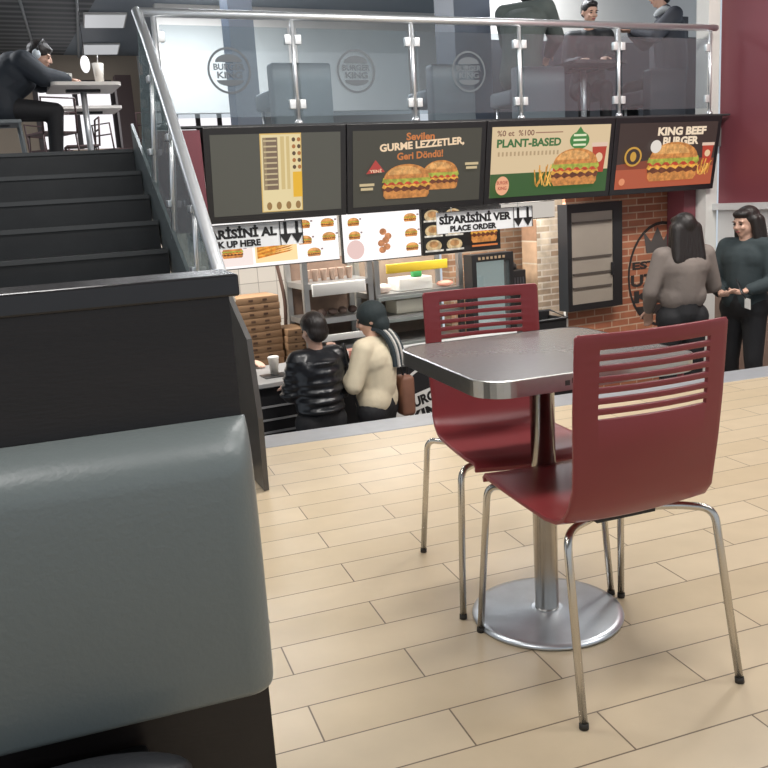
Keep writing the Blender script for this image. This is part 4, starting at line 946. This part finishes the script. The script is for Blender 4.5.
person('person in an olive grey hooded jacket hunched over the upstairs table', W(3.72, 1.02, UZ+.003), TH+R(-50), {**LEAN, 'head': (0, .34, 1.36), 'neck': (0, .24, 1.27), 'shL': (-.20, .18, 1.20), 'shR': (.20, .18, 1.20), 'elL': (-.24, .42, .98), 'elR': (.24, .42, .98), 'wrL': (-.1, .66, .86), 'wrR': (.1, .68, .86), 'chest': (0, .12, 1.04), 'waist': (0, .03, .80), 'pelvis': (0, -.02, .60)}, pitch=R(-25),
       jacket=FAB('olive_jacket', s2l(84, 92, 90), .8), trousers=FAB('navy_jeans', s2l(52, 58, 72)), hair=HAIRM, thick=.04, hem=.9)
person('person in a black jacket facing the camera behind the dark upstairs table', W(4.90, 1.50, UZ+.003), TH+R(150), {**SIT, 'head': (0, .16, 1.27), 'neck': (0, .08, 1.12), 'shL': (-.18, .05, 1.04), 'shR': (.18, .05, 1.04), 'chest': (0, .03, .93)}, pitch=R(-16), yaw=R(22),
       jacket=DJK, trousers=BLKT, hair=HAIRM, thick=.03, hem=.9, crop=True)
t4, J4, T4 = person('person with a pale grey scarf and dark jacket seated at the far right upstairs', W(5.62, 1.05, UZ+.003), TH+R(60), {**SIT, 'head': (0, .12, 1.40), 'neck': (0, .07, 1.29), 'shL': (-.19, .02, 1.17), 'shR': (.19, .02, 1.17), 'chest': (0, .02, 1.03), 'elL': (-.23, .22, .98), 'elR': (.23, .22, .98), 'wrL': (-.06, .40, 1.08), 'wrR': (.06, .40, 1.08)}, pitch=R(-8),
       jacket=FAB('slate_jacket', s2l(70, 72, 80), .7), trousers=BLKT, hair=HAIRM, thick=.03, hem=.9)
t = thing('scarf', 'pale grey scarf around the neck of the far right upstairs guest', 'scarf', W(5.62, 1.05, UZ+.003), TH+R(60))
m = MB(); m.tube([(.10*math.cos(a), ( .05+.09*math.sin(a)), 1.235+.015*math.sin(3*a)) for a in [2*math.pi*i/20 for i in range(21)]], .038, 10); m.obj('scarf_loop', FAB('scarf_grey', s2l(170, 174, 176)), t)
def high_table(label, u, v, w, d, h, m_, group=None):
    t = thing('cafe_table', label, 'table', W(u, v, UZ+.003), TH, group)
    a = MB(); a.prism([(x, y, h-.03) for x, y in rrect(w/2, d/2, .05, 4)], (0, 0, .03)); a.obj('tabletop', m_, t)
    a = MB(); a.lathe([(.028, .02), (.028, h-.03)], 14); a.obj('pole', RAIL, t)
    a = MB(); a.box((-w*.25, -.03, h-.055), (w*.25, .03, h-.031)); a.obj('bracket', SBLACK, t)
    a = MB(); a.lathe([(.2, .0), (.2, .012), (.05, .02)], 24); a.obj('foot_plate', STEEL, t)
    return t
TW = mat('table_white', s2l(214, 208, 202), .35)
high_table('white topped table in front of the reader with headphones', -.09, 2.5, .60, .60, .725, TW)
high_table('white topped table further back behind the reader table', .14, 4.2, .70, .6, .72, TW)
high_table('dark table between the upstairs guests on the right', 4.42, .98, .62, .6, .70, mat('table_dark', s2l(70, 66, 68), .35))
t = thing('drink_cup', 'pale drink cup with a straw on the reader table', 'cup', W(.06, 2.45, UZ+.729), TH)
m = MB(); m.lathe([(.035, 0), (.052, .19)], 18); m.obj('cup_wall', mat('cupw', s2l(206, 200, 190), .5), t); m = MB(); m.tube([(.0, 0, .18), (.008, 0, .27)], .004, 6); m.obj('straw', WHITEP, t)
tag(MB().box((-.05, -.004, 0), (.05, .004, .06), rot=Euler((R(30), 0, 0)).to_matrix()).obj('smartphone', WHITEP, None, W(-.24, 2.35, UZ+.76), TH), 'white phone leaning up in front of the reader', 'phone')
t = thing('side_chair', 'grey moulded chair under the reader with headphones', 'chair', W(-.88, 2.5, UZ+.003), TH+R(-92))
m = MB(); m.box((-.22, -.22, .39), (.22, .22, .425), bev=.01); m.obj('seat', GREYU, t)
m = MB(); m.box((-.23, -.25, .36), (.23, -.215, .66), bev=.015); m.obj('backrest', GREYU, t)
for x in (-.2, .2):
    for y in (-.2, .2): m = MB(); m.tube([(x, y, .39), (x*1.12, y*1.12, 0)], .014, 8); m.obj('leg', GREYU, t)
tag(MB().box((-.13, -.05, 0), (.13, .05, .24), bev=.01).obj('backpack', DARKU, None, W(5.98, 1.35, UZ+1.02), TH), 'black bag behind the far right upstairs guest', 'bag')
tag(MB().box((-.2, -.2, 0), (.2, .2, 1.017), bev=.01).obj('pedestal', DARKU, None, W(5.98, 1.35, UZ+.003), TH), 'dark pedestal carrying the black bag upstairs', 'pedestal')
# far chairs upstairs (dark wire backs)
FCH = None
for i, (u, v) in enumerate(((-.3, 3.6), (.2, 5.4), (.9, 4.6), (-.1, 6.0), (.75, 6.2))):
    lab = 'thin dark cafe chair standing in the bright background upstairs'
    if FCH is None:
        FCH = thing('side_chair', lab, 'chair', W(u, v, UZ+.003), TH+R(20), 'dark chairs far upstairs')
        m = MB(); m.box((-.19, -.19, .40), (.19, .19, .42)); m.obj('seat', mat('far_chair', s2l(70, 50, 50), .5), FCH)
        m = MB(); m.tube([(-.18, -.19, .4), (-.18, -.22, .74), (.18, -.22, .74), (.18, -.19, .4)], .012, 6); m.tube([(-.18, -.21, .60), (.18, -.21, .60)], .01, 6); m.obj('backrest', mat('far_chair', s2l(70, 50, 50), .5), FCH)
        for x in (-.17, .17):
            for y in (-.17, .17): m = MB(); m.tube([(x, y, .40), (x*1.1, y*1.1, 0)], .01, 6); m.obj('leg', mat('far_chair', s2l(70, 50, 50), .5), FCH)
    else: dup(FCH, W(u, v, UZ+.003), TH+R(20+70*i), lab)
# ------------------------------------------------------------------ ceiling lights and conduits
def clight(label, loc, rz, w, d, k, group):
    t = thing('ceiling_light', label, 'ceiling light', loc, rz, group)
    a = MB(); a.box((-w/2, -d/2, -.03), (w/2, d/2, -.002)); a.obj('light_frame', WHITE, t)
    a = MB(); a.box((-w/2+.02, -d/2+.02, -.036), (w/2-.02, d/2-.02, -.031)); a.obj('diffuser', mat('diffuser_%d' % int(k*10), (.95, .97, 1), .4, emit=k), t)
for k, (x, y) in enumerate(MIDLIGHTS): clight('rectangular ceiling light above the seating floor', (x, y, CZ-.002), 0, 1.1, .55, 3.0, 'ceiling lights over the seating floor')
for (u, v, w, d) in ((.88, 6.7, .56, .85), (1.12, 8.8, .56, .85)):
    clight('dim rectangular ceiling light above the far upstairs tables', W(u, v, CZ-.002), 0, w, d, .5, 'dim ceiling lights upstairs')
for (u, v, w, d, k) in ((1, 2.2, 1.2, .5, 2.0), (3.1, 3.9, .5, .5, 2.0), (1, 4.5, 1.2, .5, 2.0)):
    clight('bright ceiling light above the upstairs seats', W(u, v, CZ-.002), TH, w, d, k, 'bright ceiling lights upstairs')
for u, v0, v1 in ((-.92, 3.0, 9.0), (-.27, 2.0, 9.4), (.9, 1.0, 5.0)):
    m = MB(); m.tube([(0, v0, -.06), (0, v1, -.06)], .018, 8); tag(m.obj('conduit', mat('conduit', s2l(150, 156, 158), .4), None, W(u, 0, CZ), 0), 'thin pale conduit running along the dark ceiling', 'conduit', 'ceiling conduits')
t = thing('pendant_lamp', 'small glowing white lamp hanging beyond the reader table', 'lamp', W(.17, 4.0, 2.78), TH)
m = MB(); m.ell((0, 0, 0), (.05, .05, .09)); m.obj('lamp_globe', mat('pendant', (1, 1, 1), .3, emit=1.2), t)
m = MB(); m.tube([(0, 0, .08), (0, 0, CZ-2.782)], .004, 6); m.obj('cord', SBLACK, t)
# 'small glowing white lamp beyond the reader table', 'lamp')
